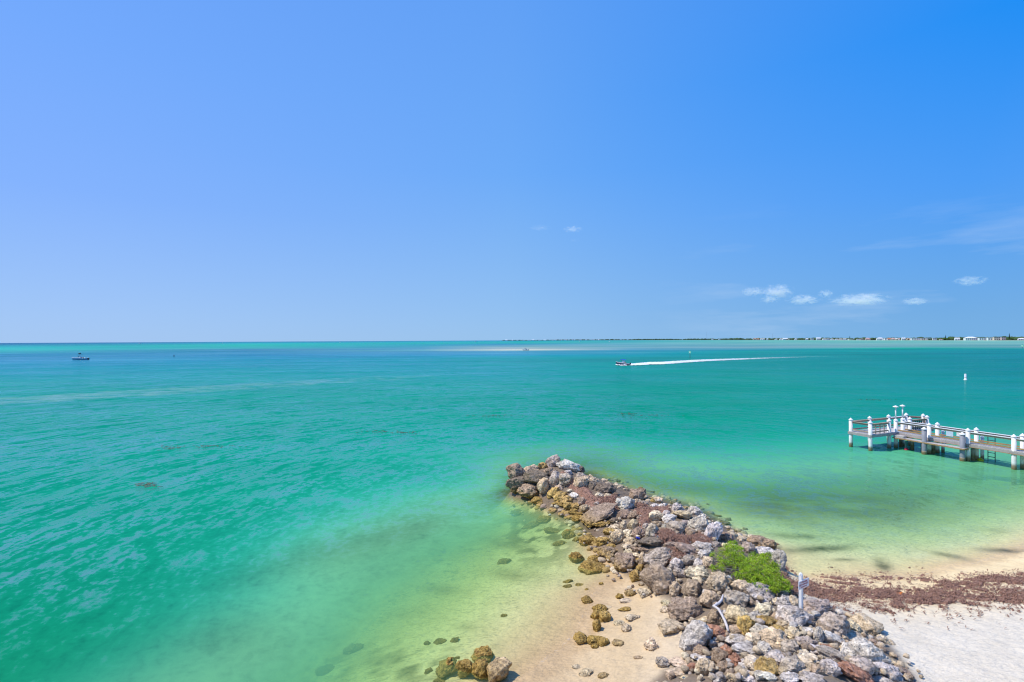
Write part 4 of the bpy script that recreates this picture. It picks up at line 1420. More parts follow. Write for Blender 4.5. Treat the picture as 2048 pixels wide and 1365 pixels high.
# railings: a white capped top rail with a brown board under it and one mid rail
def rail(p0, p1, mid=True, bal=0, capw=True):
    a, b_ = Vector(p0), Vector(p1)
    up = Vector((0, 0, 1))
    r = MB().bar(a + up * (2.045), b_ + up * 2.045, .035, .13).build("rail", RAILW, pier)
    if capw:
        MB().bar(a + up * 2.13, b_ + up * 2.13, .17, .032).build("rail_cap", PAINT, r)
    else:
        MB().bar(a + up * 2.125, b_ + up * 2.125, .17, .032).build("rail_cap", RAILW, r)
    if mid:
        MB().bar(a + up * 1.46, b_ + up * 1.46, .035, .10).build("mid_rail", EDGEW if capw else RAILW, r)
    if bal:
        m_ = MB()
        for i in range(1, bal + 1):
            q = a.lerp(b_, i / (bal + 1)); m_.box((q.x, q.y, 1.66), (.05, .05, .75))
        m_.build("balusters", DARKP if bal > 3 else RAILW, r)
vv = [-.0, -2.4, -4.9, -7.5, -10.0, -12.5]
for i in range(5):
    rail((3.10, vv[i] - .15, 0), (3.10, vv[i + 1] + .15, 0), i != 0 or True)
    rail((4.02, vv[i] - .12, 0), (4.02, vv[i + 1] + .1, 0))
rail((.15, .02, 0), (2.28, .09, 0), True, 3, False)
rail((0, .15, 0), (.02, 1.45, 0), True, 0, False)
rail((.16, 1.6, 0), (2.2, 1.62, 0), True, 0, False)
rail((2.5, 1.62, 0), (4.65, 1.65, 0), True, 0, False)
rail((4.95, 1.65, 0), (7.05, 1.7, 0), True)
rail((7.3, 1.6, 0), (7.92, .95, 0), True, 0, False)
rail((5.15, .1, 0), (7.15, .12, 0), True, 6, False)
rail((7.35, .2, 0), (7.95, .7, 0), True, 3, False)
# bench along the end of the platform
bn = MB(); bn.box((6.3, .45, DZ + .42), (1.7, .4, .05)); bn.build("bench_seat", DECKW, pier)
bn = MB()
for u in (5.6, 7.0):
    for v in (.3, .6): bn.box((u, v, DZ + .2), (.06, .06, .4))
bn.build("bench_frame", DARKP, pier)
bk = MB()
for k in range(3): bk.box((6.3, .24, DZ + .55 + .11 * k), (1.7, .03, .07))
bk.build("bench_back", DARKP, pier)
# two white lantern poles over the inner corners
for u, v in ((3.06, 0.0), (4.12, .12)):
    lp = MB().lathe([(.05, TOP + .12), (.045, TOP + 1.05)], (u, v, 0), 10).build("lamp_pole", PAINT, pier, True)
    MB().lathe([(.05, TOP + 1.05), (.075, TOP + 1.10), (.21, TOP + 1.12), (.19, TOP + 1.16), (.06, TOP + 1.23), (.015, TOP + 1.25)], (u, v, 0), 14).build("lamp_shade", PAINT, lp, True)
# notice boards fixed to the far rail, a white power pedestal, a ladder
nb_ = MB().box((4.0, -3.28, 1.68), (.03, .46, .46)).build("notice_board", simple("pale_blue_board", (.52, .68, .76), .4, .1), pier)
MB().box((4.0, -3.95, 1.72), (.03, .44, .32)).build("notice_board", PAINT, pier)
m = MB()
for k in range(5): m.box((4.62, -5.55, .3 + .3 * k), (.04, .42, .04))
for dv_ in (-.21, .21): m.tube([(4.62, -5.55 + dv_, -.3), (4.62, -5.55 + dv_, 1.95)], .025, 6)
m.build("ladder", DARKP, pier)

# floats drifting under the pier
def float_ball(px, py, r, col, lab, cat):
    g = G(px, py)
    m = MB().lathe([(.02 * r, -.8 * r), (.7 * r, -.6 * r), (1.0 * r, 0), (.85 * r, .45 * r), (.4 * r, .75 * r), (.14 * r, .85 * r), (.14 * r, 1.1 * r)], (0, 0, 0), 14)
    o = m.build("mooring_float", simple("float_" + cat, col, .4, .2), None, True)
    o.location = (g.x, g.y, .03)
    tag(o, lab, "float")
float_ball(1813, 900.5, .16, (.55, .02, .06), "red float bobbing under the pier near its cross platform", "red")
float_ball(1961, 922, .2, (.55, .50, .02), "yellow float lying by the pilings under the pier walkway", "yellow")
# scrap on the jetty and beach
q, _ = surf_hit(1275.5, 1081.5, .06)
o = MB().box((0, 0, 0), (.16, .1, .07), Matrix.Rotation(.4, 3, 'Y'), .8, .015).build("plastic_scrap", simple("blue_plastic", (.03, .05, .45), .4), None)
o.location = q + Vector((0, -.05, .12)); tag(o, "blue scrap of plastic wedged between golden rocks on the jetty", "litter")
for px, py, lab in ((1607, 1182.5, "orange scrap in the seaweed just behind the signpost"), (1798.5, 1191, "orange scrap lying in the middle of the seaweed band on the beach")):
    g = G(px, py, .4); z = float(ground_z(g.x, g.y))
    m = MB().box((0, 0, 0), (.14, .09, .03), Matrix.Rotation(.3, 3, 'X'), .7, .01)
    m.box((.08, .03, .015), (.1, .06, .025), Matrix.Rotation(-.5, 3, 'Y'), .7, .008)
    o = m.build("orange_scrap", simple("orange_plastic", (.62, .19, .04), .5), None); o.location = (g.x, g.y, z + .07)
    tag(o, lab, "litter")
# ------------------------------------------------------------------ boats
GEL = simple("white_gelcoat", (.80, .80, .79), .25, .05, 2, .5)
NAVY = simple("navy_hull_paint", (.03, .045, .09), .3, .2, 2, .5)
HULLB = simple("pale_blue_hull_paint", (.22, .42, .55), .3, .1, 2, .5)
BIM = simple("blue_canvas", (.02, .10, .55), .8, .2, 3)
BLACKP = simple("black_plastic", (.02, .02, .022), .4, .3)
GLASSM = simple("smoked_windscreen", (.05, .07, .09), .1, .1, 3, .6)
STEEL = simple("aluminium_tube", (.55, .56, .58), .35, .1)
TANV = simple("tan_vinyl", (.55, .40, .30), .6, .1)
def hull_mesh(L, B, H, draft=.25, n=18):
    """bow at +x; returns (outer hull, deck)"""
    m, dk = MB(), MB()
    rows = []
    for i in range(n + 1):
        f = i / n
        x = -L / 2 + L * f
        hb = B / 2 * (1 - max(0, (f - .45) / .55) ** 2.4)
        hb = max(hb, .02)
        sh = H * (1 + .28 * f * f)
        ke = -draft * (1 - max(0, (f - .6) / .4) ** 2) + max(0, (f - .8) / .2) ** 2 * H * .5
        rows.append([(x + .10 * f * f, 0, ke), (x, hb * .72, ke * .35 + .08 * H), (x + .05 * f, hb * .94, sh * .6), (x + .12 * f, hb, sh), (x + .12 * f, hb * .9, sh + .03)])
    for sgn_ in (1, -1):
        vs_, fs_ = [], []
        for r in rows: vs_ += [(p[0], p[1] * sgn_, p[2]) for p in r]
        k = 5
        for i in range(n):
            for j in range(k - 1):
                q = (i * k + j, (i + 1) * k + j, (i + 1) * k + j + 1, i * k + j + 1)
                fs_.append(q if sgn_ > 0 else q[::-1])
        m.add(vs_, fs_)
    r = rows[0]
    m.add([(p[0], p[1] * s_, p[2]) for s_ in (1, -1) for p in r], [(0, 1, 2, 3, 4, 9, 8, 7, 6, 5)])
    vs_ = []
    for i, r in enumerate(rows):
        z = r[4][2] - (.22 * H if i < n * .72 else .01)
        vs_ += [(r[4][0], r[4][1] * .97, z), (r[4][0], -r[4][1] * .97, z)]
    dk.add(vs_, [(2 * i, 2 * i + 1, 2 * i + 3, 2 * i + 2) for i in range(n)])
    return m, dk
def outboard(root, x, y, z, mat=BLACKP):
    m = MB().box((x - .22, y, z + .42), (.46, .36, .55), None, .8, .08)
    m.box((x - .25, y, z - .05), (.20, .12, .6))
    m.box((x - .3, y, z - .38), (.5, .06, .14))
    return m.build("outboard", mat, root)
def boat(name, px, py, heading, L, B, H, hull_mat, label, top, top_mat, engines=1, pitch_=0, group=None, console=GEL):
    g = G(px, py)
    r = empty(name, (g.x, g.y, 0)); r.rotation_euler = (0, -pitch_, heading)
    tag(r, label, "boat", group)
    hm, dm = hull_mesh(L, B, H)
    h_ = hm.build("hull", hull_mat, r, True)
    dm.build("deck", GEL, r)
    gw = MB()
    for s_ in (1, -1):
        pts = [(-L / 2 + L * f + .12 * f, s_ * max(.02, B / 2 * (1 - max(0, (f - .45) / .55) ** 2.4)), H * (1 + .28 * f * f) + .03) for f in np.linspace(0, 1, 12)]
        gw.tube(pts, .05, 6)
    gw.build("gunwale", GEL, r, True)
    MB().box((-.02 * L, 0, H + .30), (.85, .75, .95), None, .85, .06).build("console", console, r)
    MB().box((.06 * L + .2, 0, H + .92), (.05, .7, .36), Matrix.Rotation(.35, 3, 'Y')).build("windscreen", GLASSM, r)
    MB().box((-.17 * L, 0, H + .1), (.55, .9, .75), None, .92, .05).build("seat", TANV, r)
    MB().box((.27 * L, 0, H + .05), (.12 * L, .34 * B, .28), None, .8, .05).build("bow_cushion", TANV if hull_mat is NAVY else GEL, r)
    if top:
        tz, tl = top
        f = MB()
        for dx, dy in ((-.12 * L, .38), (-.12 * L, -.38), (.07 * L, .38), (.07 * L, -.38)):
            f.tube([(dx, dy * B, H), (dx * .8, dy * B * .9, tz)], .028, 6)
        f.build("top_frame", STEEL, r)
        c_ = MB()
        n_ = 8
        vs_, fs_ = [], []
        for i in range(n_ + 1):
            x = -tl * .55 + tl * i / n_
            for y in (-1, -.5, 0, .5, 1):
                vs_.append((x, y * B * .42, tz + .10 * (1 - y * y) + .05 * math.sin(math.pi * i / n_)))
        k = len(vs_)
        vs_ += [(a, b_, c2 - .06) for a, b_, c2 in vs_]
        for i in range(n_):
            for j in range(4):
                q = (i * 5 + j, i * 5 + j + 1, i * 5 + j + 6, i * 5 + j + 5)
                fs_ += [q[::-1], tuple(a + k for a in q)]
        rim = [i * 5 for i in range(n_ + 1)] + [n_ * 5 + j for j in range(1, 5)] + [i * 5 + 4 for i in range(n_ - 1, -1, -1)] + [3, 2, 1]
        for a, b_ in zip(rim, rim[1:] + rim[:1]): fs_.append((a, b_, b_ + k, a + k))
        c_.add(vs_, fs_)
        c_.build("canopy", top_mat, r)
    for e_ in range(engines):
        outboard(r, -L / 2, (e_ - (engines - 1) / 2) * .55, .35)
    return r
b1 = boat("motorboat", 1245.5, 731, math.pi - .28, 4.7, 1.75, .62, NAVY, "small white and navy motorboat with a blue canopy speeding ahead of its white wake", (1.85, 2.0), BIM, 1, .10)
b1.location.z = .14
b2 = boat("motorboat", 160, 720.3, math.pi + .12, 7.6, 2.4, .95, HULLB, "pale blue hulled fishing boat at anchor over the dark flats, tower amidships", (2.5, 1.5), BLACKP, 2)
m = MB()
for dx, dy in ((-.3, .5), (-.3, -.5), (.5, .5), (.5, -.5)): m.tube([(dx, dy, 2.5), (dx * .7, dy * .7, 3.1)], .03, 6)
m.box((.1, 0, 3.35), (.7, 1.0, .5), None, .8, .05)
m.build("tower", BLACKP, b2)
b3 = boat("motorboat", 1051, 701.3, math.pi + .2, 5.4, 2.2, .7, GEL, "small open boat with a dark top stopped at the pale sandbar", (1.85, 1.4), BLACKP, 1)
b3.location.z = .05
for (px, py, L, lab) in ((280, 688.2, 14, "tiny white boat on the horizon beyond the anchored fishing boat"), (445, 687.0, 12, "tiny white boat on the open horizon, second along from the anchored fishing boat"), (680, 685.4, 10, "tiny white boat alone in the middle of the open sea horizon"),
                         (951, 684.0, 16, "tiny pale boat at the horizon just seaward of the far shore's end"), (1219, 684.6, 9, "tiny white boat near the far shore with a short wake, above the speeding motorboat"), (1160, 683.3, 12, "tiny white boat close under the hazy far shore")):
    g = G(px, py)
    r = empty("distant_boat", (g.x, g.y, 0), rnd.uniform(-.4, .4))
    tag(r, lab, "boat", "tiny boats far out")
    hm, dm = hull_mesh(L, L * .3, L * .12, .3, 8)
    hm.build("hull", GEL, r, True); dm.build("deck", GEL, r)
    MB().box((-.05 * L, 0, L * .22), (L * .3, L * .2, L * .2), None, .8, .1).build("cabin", GEL, r)

# wake and foam, films of bubbles lying on the water
def foam_mat(name, dens, scale, stretch=(1, 1, 1)):
    t = NT(name)
    va = t.n('ShaderNodeVertexColor', layer_name='amount')
    P = t.pos()
    n1 = t.noise(t.mapping(P, stretch), scale, 6, .72)
    sx = t.n('ShaderNodeSeparateColor'); t.l(va.outputs[0], sx.inputs[0])
    k = t.math('MULTIPLY', t.rng(t.math('ADD', n1, t.math('MULTIPLY', t.math('SUBTRACT', sx.outputs[0], .5), .9)), .42, .66), dens, True)
    k = t.math('MULTIPLY', k, t.rng(sx.outputs[0], 0, .12))
    d_ = t.n('ShaderNodeBsdfDiffuse'); d_.inputs[0].default_value = (.82, .86, .88, 1)
    t.l(t.bump(n1, .8, .15), d_.inputs['Normal'])
    tr = t.n('ShaderNodeBsdfTransparent')
    m_ = t.n('ShaderNodeMixShader'); t.l(k, m_.inputs[0]); t.l(tr.outputs[0], m_.inputs[1]); t.l(d_.outputs[0], m_.inputs[2])
    t.l(m_.outputs[0], t.out.inputs['Surface'])
    return t.m
def ribbon(name, spine, mat, label, z0=.02, hump=0.0, nx=12, per=10):
    """spine: (photo x, upper edge y, lower edge y, amount)"""
    X = np.array([s_[0] for s_ in spine], float)
    xs_ = np.concatenate([np.linspace(X[i], X[i + 1], per, endpoint=False) for i in range(len(X) - 1)] + [X[-1:]])
    up = np.interp(xs_, X, [s_[1] for s_ in spine]); lo = np.interp(xs_, X, [s_[2] for s_ in spine]); am = np.interp(xs_, X, [s_[3] for s_ in spine])
    v, a = [], []
    for i in range(len(xs_)):
        for j in range(nx + 1):
            f = j / nx
            g = G(xs_[i], up[i] * (1 - f) + lo[i] * f)
            e_ = math.sin(math.pi * f) ** .7
            v.append((g.x, g.y, z0 + hump * am[i] * e_ * (.3 + 1.2 * rnd.random())))
            a.append((am[i] * min(1, 1.6 * e_),) * 3)
    o = np_mesh(name, np.array(v), grid_faces(len(xs_), nx + 1)[:, ::-1], mat)
    color_attr(o, 'amount', np.array(a))
    tag(o, label, "foam", None, "stuff")
    return o
ribbon("boat_wake", [(1252, 728.2, 731.6, .9), (1265, 728.0, 731.9, 1), (1285, 726.0, 731.6, .95), (1300, 724.4, 730.4, .78), (1325, 724.0, 730.0, .74), (1355, 721.8, 728.0, .66), (1390, 720.0, 725.2, .66), (1430, 718.6, 722.8, .62), (1480, 717.2, 720.6, .58), (1550, 715.2, 717.6, .48), (1620, 713.5, 715.2, .4), (1700, 711.4, 712.6, .3), (1800, 709.3, 710.2, .15)],
       foam_mat("wake_foam", .86, 2.4), "white foaming wake trailing behind the speeding motorboat", .03, .28)
ribbon("bow_spray", [(1231, 729.2, 731.4, .5), (1236, 728.4, 731.8, 1), (1244, 729.6, 732.2, .8), (1254, 730.5, 732.4, .7)], foam_mat("spray_foam", 1.0, 1.6), "white spray thrown up at the bow of the speeding motorboat", .05, .3, 6, 5)
ribbon("old_wake", [(-30, 795, 814, .52), (100, 788, 808, .55), (250, 778, 798, .52), (400, 770, 788, .5), (560, 761, 777, .48), (720, 753, 767, .45), (900, 746, 757, .38), (1050, 740, 748, .28), (1180, 735, 741, .3), (1300, 730, 735, .1)],
       foam_mat("thin_foam", .14, .34, (.5, 1, 1)), "thin pale streak of old foam left across the open water", .02, 0, 12, 14)
ribbon("lapping_foam", [(1096, 1014, 1017, .3), (1108, 1015.5, 1020, .75), (1122, 1018, 1024, .8), (1132, 1022, 1029, .55), (1140, 1028, 1033, .2)], foam_mat("lap_foam", .95, 9), "patch of white foam lapping at the golden rocks of the jetty", .02, .02, 6, 6)

edge_foam = foam_mat("edge_foam", .30, 7)
ribbon("shore_foam", [(1035, 1362, 1369, .25), (1060, 1339, 1346, .4), (1090, 1316, 1324, .45), (1120, 1292, 1301, .4), (1152, 1260, 1270, .45), (1168, 1222, 1234, .4), (1183, 1186, 1200, .4), (1207, 1160, 1170, .3)], edge_foam, "faint foam edge where the clear water laps the tan sand beside the jetty", .012, .01, 5, 10)
ribbon("shore_foam", [(1578, 1140, 1144, .2), (1650, 1152, 1156.5, .4), (1740, 1154.5, 1158.5, .42), (1850, 1147.5, 1151.5, .4), (1960, 1122.5, 1126, .42), (2060, 1093, 1096, .3)], edge_foam, "faint foam edge along the beach of the bay below the pier", .012, .01, 5, 14)
# floating weed rafts
vs, fs, n = [], [], 0
for (cx, cy, w, h) in ((340, 896, 22, 4), (295, 970, 20, 5), (1290, 832, 60, 3), (1255, 828, 20, 2), (760, 864, 40, 3), (420, 893, 60, 2), (810, 866, 24, 2), (1750, 800, 40, 1.5), (985, 832, 50, 2)):
    for _ in range(34):
        g = G(cx + rnd.gauss(0, w * .5), cy + rnd.gauss(0, h * .5))
        a = rnd.uniform(0, 3.14); L = rnd.uniform(.06, .22); ww = rnd.uniform(.015, .035)
        dx, dy, ox, oy = math.cos(a) * L, math.sin(a) * L, -math.sin(a) * ww, math.cos(a) * ww
        vs += [(g.x - dx - ox, g.y - dy - oy, .012), (g.x + dx - ox, g.y + dy - oy, .03), (g.x + dx + ox, g.y + dy + oy, .015), (g.x - dx + ox, g.y - dy + oy, .03)]
        fs.append((n, n + 1, n + 2, n + 3)); n += 4
fw = np_mesh("floating_seaweed", np.array(vs), np.array(fs), simple("floating_weed", (.13, .11, .05), .6, .3), False)
tag(fw, "thin rafts of brown seaweed drifting on the turquoise water", "seaweed", None, "stuff")

# ------------------------------------------------------------------ channel markers
GREENS = simple("green_daymark", (.20, .75, .45), .4, .1)
def marker(px, base_y, h_px, sign_px, lab):
    g = G(px, base_y); k = g.y / FPX
    r = empty("channel_marker", (g.x, g.y, 0)); tag(r, lab, "marker", "green channel markers"); r.rotation_euler = (0, 0, -.75)
    h = h_px * k
    MB().lathe([(.11, -3), (.10, h)], (0, 0, 0), 10).build("pole", simple("dark_timber", (.08, .075, .06), .8), r, True)
    s_ = sign_px * k
    MB().box((0, -.14, h - s_ * .3), (s_, .03, s_), None, 1, .01).build("daymark", GREENS, r)
    MB().box((0, -.17, h - s_ * .3), (s_ * .55, .02, s_ * .5)).build("number_panel", simple("marker_white", (.80, .80, .78), .4), r)
    MB().lathe([(.12, h + s_ * .22), (.12, h + s_ * .5), (.02, h + s_ * .6)], (0, 0, 0), 10).build("lantern", simple("marker_lantern", (.1, .35, .2), .3), r)
marker(1380, 717, 13.5, 4.6, "green square channel marker on a thin pole behind the motorboat's wake")
marker(2044.5, 697.5, 6.5, 4, "green channel marker standing off the far shore at the edge of the view")
g = G(1931, 760.5)
r = empty("buoy", (g.x, g.y, 0)); tag(r, "white can buoy standing alone in deep teal water beyond the pier", "buoy")
k = g.y / FPX
MB().lathe([(.30, -.5), (.32, .05), (.26, .18), (.20, .25), (.20, 12.2 * k - .1), (.16, 12.2 * k)], (0, 0, 0), 16).build("float_body", GEL, r, True)
MB().lathe([(.212, 5.2 * k), (.212, 5.9 * k)], (0, 0, 0), 16).build("band", simple("orange_band", (.6, .25, .08), .5), r, True)
g = G(348, 713.6)
r = empty("stake", (g.x, g.y, 0)); tag(r, "dark short stake sticking out of the shallow flats at the sandbar's end", "stake")
MB().lathe([(.25, -2), (.22, .8), (.3, .9), (.05, 1.05)], (0, 0, 0), 8).build("stake_post", BLACKP, r, True)

# ------------------------------------------------------------------ the far shore
SHORE = [(1008, .62), (1100, .72), (1200, .85), (1350, 1.15), (1450, 1.55), (1500, 1.95), (1600, 2.6), (1700, 3.4), (1780, 4.1), (1900, 4.9), (2050, 5.8), (2160, 6.3)]
SX = np.array([a for a, _ in SHORE], float); SQ = np.array([b_ for _, b_ in SHORE])
def hor(px): return 681.0 - .0053 * (px - 1024)
def shore_pt(px, back=0.0, z=0.0):
    q = float(np.interp(px, SX, SQ))
    Y = EYE * 1000 / q + back
    d = ray(px, hor(px))
    return Vector((d.x / d.y * Y, Y, z)), Y / 1000.0
t = NT("shore_bank")
t.principled(t.mix(t.rng(t.noise(t.pos(), .02, 4), .4, .6), (.16, .15, .11), (.34, .31, .25)), .9)
BANK = t.m
xs_ = np.arange(1004, 2170, 3.0)
v = []
for x in xs_:
    p, k = shore_pt(x)
    for back, z in ((0, -1.5), (.4, .7), (6, 1.0), (120, 1.4), (700, 1.2), (760, -1)):
        q_, _ = shore_pt(x, back * max(1, k / 2.5), z); v.append(q_)
sh_o = np_mesh("far_shore", np.array([q[:] for q in v]), grid_faces(len(xs_), 6)[:, ::-1], BANK)
tag(sh_o, kind="structure"); sh_o["label"] = "low distant strip of land along the horizon"
# the tree belt behind the houses
t = NT("distant_foliage")
va = t.n('ShaderNodeVertexColor', layer_name='col')
t.principled(va.outputs[0], .85, None, .1)
FARLEAF = t.m
vs, fs, cs, n = [], [], [], 0
px = 1006.0
lowv = IC2
while px < 2150:
    q = float(np.interp(px, SX, SQ))
    hpx = np.interp(px, [1006, 1120, 1250, 1400, 1500, 1650, 1780, 1900, 2048], [1.1, 1.6, 2.1, 2.6, 3.6, 4.2, 4.6, 6.2, 6.6]) * (1.0 + .0 * q)
    for _ in range(3):
        p, k = shore_pt(px + rnd.uniform(-2, 2), rnd.uniform(25, 240))
        h = hpx * k * rnd.uniform(.45, 1.08) * (1 + .35 * (vnoise(np.array([px * .05]), np.array([1.0]), 91)[0] - .5))
        w = h * rnd.uniform(.5, 1.0)
        sv = lowv * (1 + .25 * np.sin(lowv @ nrng.normal(size=(3, 3)) * 3.0).mean(1))[:, None]
        vs.append(sv * np.array((w, w, h * .52)) + np.array((p.x, p.y, h * .5)))
        fs.append(IF2 + n); n += len(sv)
        tone = rnd.uniform(.7, 1.25)
        far_ = np.interp(px, [1006, 1400, 1700, 2048], [1, .7, .25, 0])
        cs.append(np.tile(np.array((.05, .095, .035)) * tone, (len(sv), 1)))
    px += np.interp(px, [1006, 1500, 2048], [2.2, 2.4, 3.0])
tb = np_mesh("tree_belt", np.concatenate(vs), np.concatenate(fs), FARLEAF, False)
color_attr(tb, 'col', np.concatenate(cs))
tag(tb, "dark green belt of trees along the far shore", "trees", None, "stuff")
# mangrove clumps at the water and tall single pines
def far_tree(px, top_px, w_px, lab, kind):
    p, k = shore_pt(px, 40)
    r = empty("pine_tree" if kind == 'pine' else "shore_tree", (p.x, p.y, 1.0)); tag(r, lab, "tree")
    h = (top_px) * k
    MB().tube([(0, 0, -1), (0, 0, h * .3)] if kind != 'pine' else [(0, 0, -1), (0, 0, h)], [.3, .12], 6).build("trunk", simple("far_bark", (.12, .10, .08), .9), r)
    lv_, lf_ = [], []; m_ = 0
    cnt = 34 if kind == 'pine' else 60
    for i in range(cnt):
        if kind == 'pine':
            f = (i + .5) / cnt; c_ = np.array((rnd.gauss(0, .15), rnd.gauss(0, .15), h * (.12 + .88 * f))); rr = w_px * k * .5 * (1.02 - f * .75) * rnd.uniform(.7, 1.15); s3 = np.array((rr, rr, rr * .34))
        else:
            d3 = nrng.normal(size=3); d3 /= np.linalg.norm(d3); d3[2] = abs(d3[2])
            c_ = d3 * np.array((w_px * k * .36, w_px * k * .3, h * .55)) + np.array((0, 0, h * .12)); rr = h * rnd.uniform(.14, .28); s3 = np.array((rr, rr, rr * .7))
        sv = lowv * s3 * (1 + .3 * np.sin(lowv @ nrng.normal(size=(3, 3)) * 3.0).mean(1))[:, None] + c_
        lv_.append(sv); lf_.append(IF2 + m_); m_ += len(sv)
    o = np_mesh("crown", np.concatenate(lv_), np.concatenate(lf_), simple("far_crown", (.035, .06, .03) if kind == 'pine' else (.055, .115, .025), .9, .5, .5, .1), False)
    o.parent = r
far_tree(2018.7, 13.5, 3.0, "tallest dark pine rising from the far shore trees", 'pine')
far_tree(1891.3, 10.5, 2.2, "slim dark pine above the green mangroves of the far shore", 'pine')
far_tree(1699.6, 8.2, 2.0, "small dark pine poking above the white houses midway along the far shore", 'pine')
far_tree(1893, 5.4, 20, "broad green mangrove clump at the water below the slim pine", 'round')
far_tree(1868, 4.6, 16, "green mangrove clump before the long white house of the far shore", 'round')
far_tree(2020, 4.6, 34, "long green mangrove clump at the water below the tallest pine", 'round')
far_tree(1600, 3.3, 12, "dark mangrove clump at the water between white houses", 'round')
far_tree(1775, 3.6, 10, "small green clump between the pink and the big white houses", 'round')
for px, h_px, lab in ((1413.5, 16, "tall thin radio mast over the far shore's wooded stretch"), (1545.5, 12, "thin radio mast over the orange roofed houses"), (1380, 9, "short faint radio mast over the wooded far shore")):
    p, k = shore_pt(px, 300)
    r = empty("radio_mast", (p.x, p.y, 0)); tag(r, lab, "mast")
    h = h_px * k; m = MB()
    for a in range(3):
        m.tube([(1.2 * math.cos(a * 2.094), 1.2 * math.sin(a * 2.094), 0), (.5 * math.cos(a * 2.094), .5 * math.sin(a * 2.094), h)], .22, 5)
    m.build("lattice", simple("mast_steel", (.25, .25, .27), .6), r)
    MB().tube([(0, 0, h), (0, 0, h * 1.06)], .1, 5).build("antenna", BLACKP, r)
# houses
ROOFS = {'w': simple("white_metal_roof", (.78, .78, .78), .5, .1, .3), 'o': simple("terracotta_roof", (.55, .22, .11), .7, .2, .3), 'g': simple("grey_shingle_roof", (.30, .30, .31), .8, .2, .3), 'p': simple("pink_roof", (.62, .40, .36), .7, .2, .3)}
WALLS = {'w': simple("white_stucco", (.80, .79, .77), .8, .08, .3), 'c': simple("cream_stucco", (.70, .62, .48), .8, .08, .3), 'p': simple("pink_stucco", (.70, .48, .43), .8, .08, .3), 'b': simple("pale_blue_stucco", (.52, .64, .72), .8, .08, .3)}
WIND = simple("dark_window_glass", (.06, .08, .10), .2, .2, 1, .5)
def house(px, w_px, h_px, wall, roof, lab, shape='gable', group=None, back=8.0, wins=True):
    p, k = shore_pt(px, back)
    r = empty("house", (p.x, p.y, .9)); tag(r, lab, "house", group)
    r.rotation_euler = (0, 0, rnd.uniform(-.12, .12) - math.atan2(p.x, p.y) * .6)
    W, Hh, D = w_px * k, h_px * k, max(6, w_px * k * .55)
    wall_h = Hh * (.62 if shape != 'flat' else .9)
    w_ = MB().box((0, 0, wall_h / 2 - .5), (W, D, wall_h + 1)).build("wall", WALLS[wall], r)
    rm = MB()
    ov = .5
    if shape == 'gable':
        z0, z1 = wall_h, Hh
        vs_ = [(-W / 2 - ov, -D / 2 - ov, z0), (W / 2 + ov, -D / 2 - ov, z0), (W / 2 + ov, D / 2 + ov, z0), (-W / 2 - ov, D / 2 + ov, z0), (-W / 2 - ov, 0, z1), (W / 2 + ov, 0, z1)]
        rm.add(vs_, [(0, 1, 5, 4), (2, 3, 4, 5), (0, 4, 3), (1, 2, 5), (3, 2, 1, 0)])
    elif shape == 'hip':
        z0, z1 = wall_h, Hh
        vs_ = [(-W / 2 - ov, -D / 2 - ov, z0), (W / 2 + ov, -D / 2 - ov, z0), (W / 2 + ov, D / 2 + ov, z0), (-W / 2 - ov, D / 2 + ov, z0), (-W * .2, 0, z1), (W * .2, 0, z1)]
        rm.add(vs_, [(0, 1, 5, 4), (2, 3, 4, 5), (3, 0, 4), (1, 2, 5), (3, 2, 1, 0)])
    else:
        rm.box((0, 0, wall_h + .3), (W + 1, D + 1, .6))
    rm.build("roof", ROOFS[roof], r)
    if wins:
        nwin = max(2, int(W / 5)); fl = 2 if Hh > 6 else 1
        for f in range(fl):
            for i in range(nwin):
                x = -W / 2 + W * (i + .5) / nwin
                MB().box((x, -D / 2 - .03, wall_h * (f + .5) / fl), (W / nwin * .55, .08, wall_h / fl * .5)).build("window", WIND, r)
    return r
Z4 = lambda x: 1500 + x / 7.314
Z5 = lambda x: 1770 + x / 7.367
house(Z4(70), 6, 3.0, 'c', 'o', "orange roofed house at the near end of the far shore's wooded stretch", 'hip')
house(Z4(118), 5, 2.9, 'p', 'o', "pinkish house with an orange roof, inland neighbour of a white one", 'hip')
house(Z4(172), 5.5, 2.6, 'w', 'w', "white low house beside the two orange roofed houses", 'gable')
house(Z4(515), 9, 3.6, 'w', 'w', "white broad roofed house standing above the dark trees of the far shore", 'gable')
house(Z4(915), 6, 4.2, 'w', 'w', "white narrow two-storey house on the far shore", 'flat')
house(Z4(1000), 7.5, 4.8, 'w', 'w', "white house with the highest steep gable on the far shore", 'gable')
house(Z4(1500), 13, 2.6, 'c', 'w', "long low cream house below the small pine of the far shore", 'flat')
house(Z4(1635), 6, 2.8, 'p', 'g', "pink house with a grey roof on the far shore", 'hip')
house(Z4(1722), 8.5, 4.4, 'p', 'p', "pink tall house with a pink roof on the far shore", 'hip')
house(Z4(1900), 11, 5.0, 'w', 'w', "big white house with a hipped roof next to the green clump", 'hip')
house(Z5(62), 5, 4.2, 'p', 'o', "salmon coloured house with an orange roof amid white ones", 'gable')
house(Z5(270), 6, 5.0, 'w', 'w', "white tall gabled house amid the row of white ones", 'gable')
house(Z5(480), 21, 4.4, 'w', 'w', "long white house with one straight roof among trees", 'flat', None, 30)
house(Z5(640), 8, 4.6, 'w', 'w', "white boxy house rising from the mangroves", 'flat', None, 30)
house(Z5(825), 6, 2.2, 'c', 'p', "small cream house at the water among mangroves", 'hip')
house(Z5(1062), 8, 4.8, 'w', 'w', "white gabled house at the water beside the mangroves of the slim pine", 'gable')
house(Z5(1260), 19, 6.8, 'w', 'w', "largest white house of the far shore, two storeys under a hipped roof", 'hip')
house(Z5(1460), 17, 5.4, 'w', 'g', "long white row of terraced houses with dark openings at the water", 'flat')
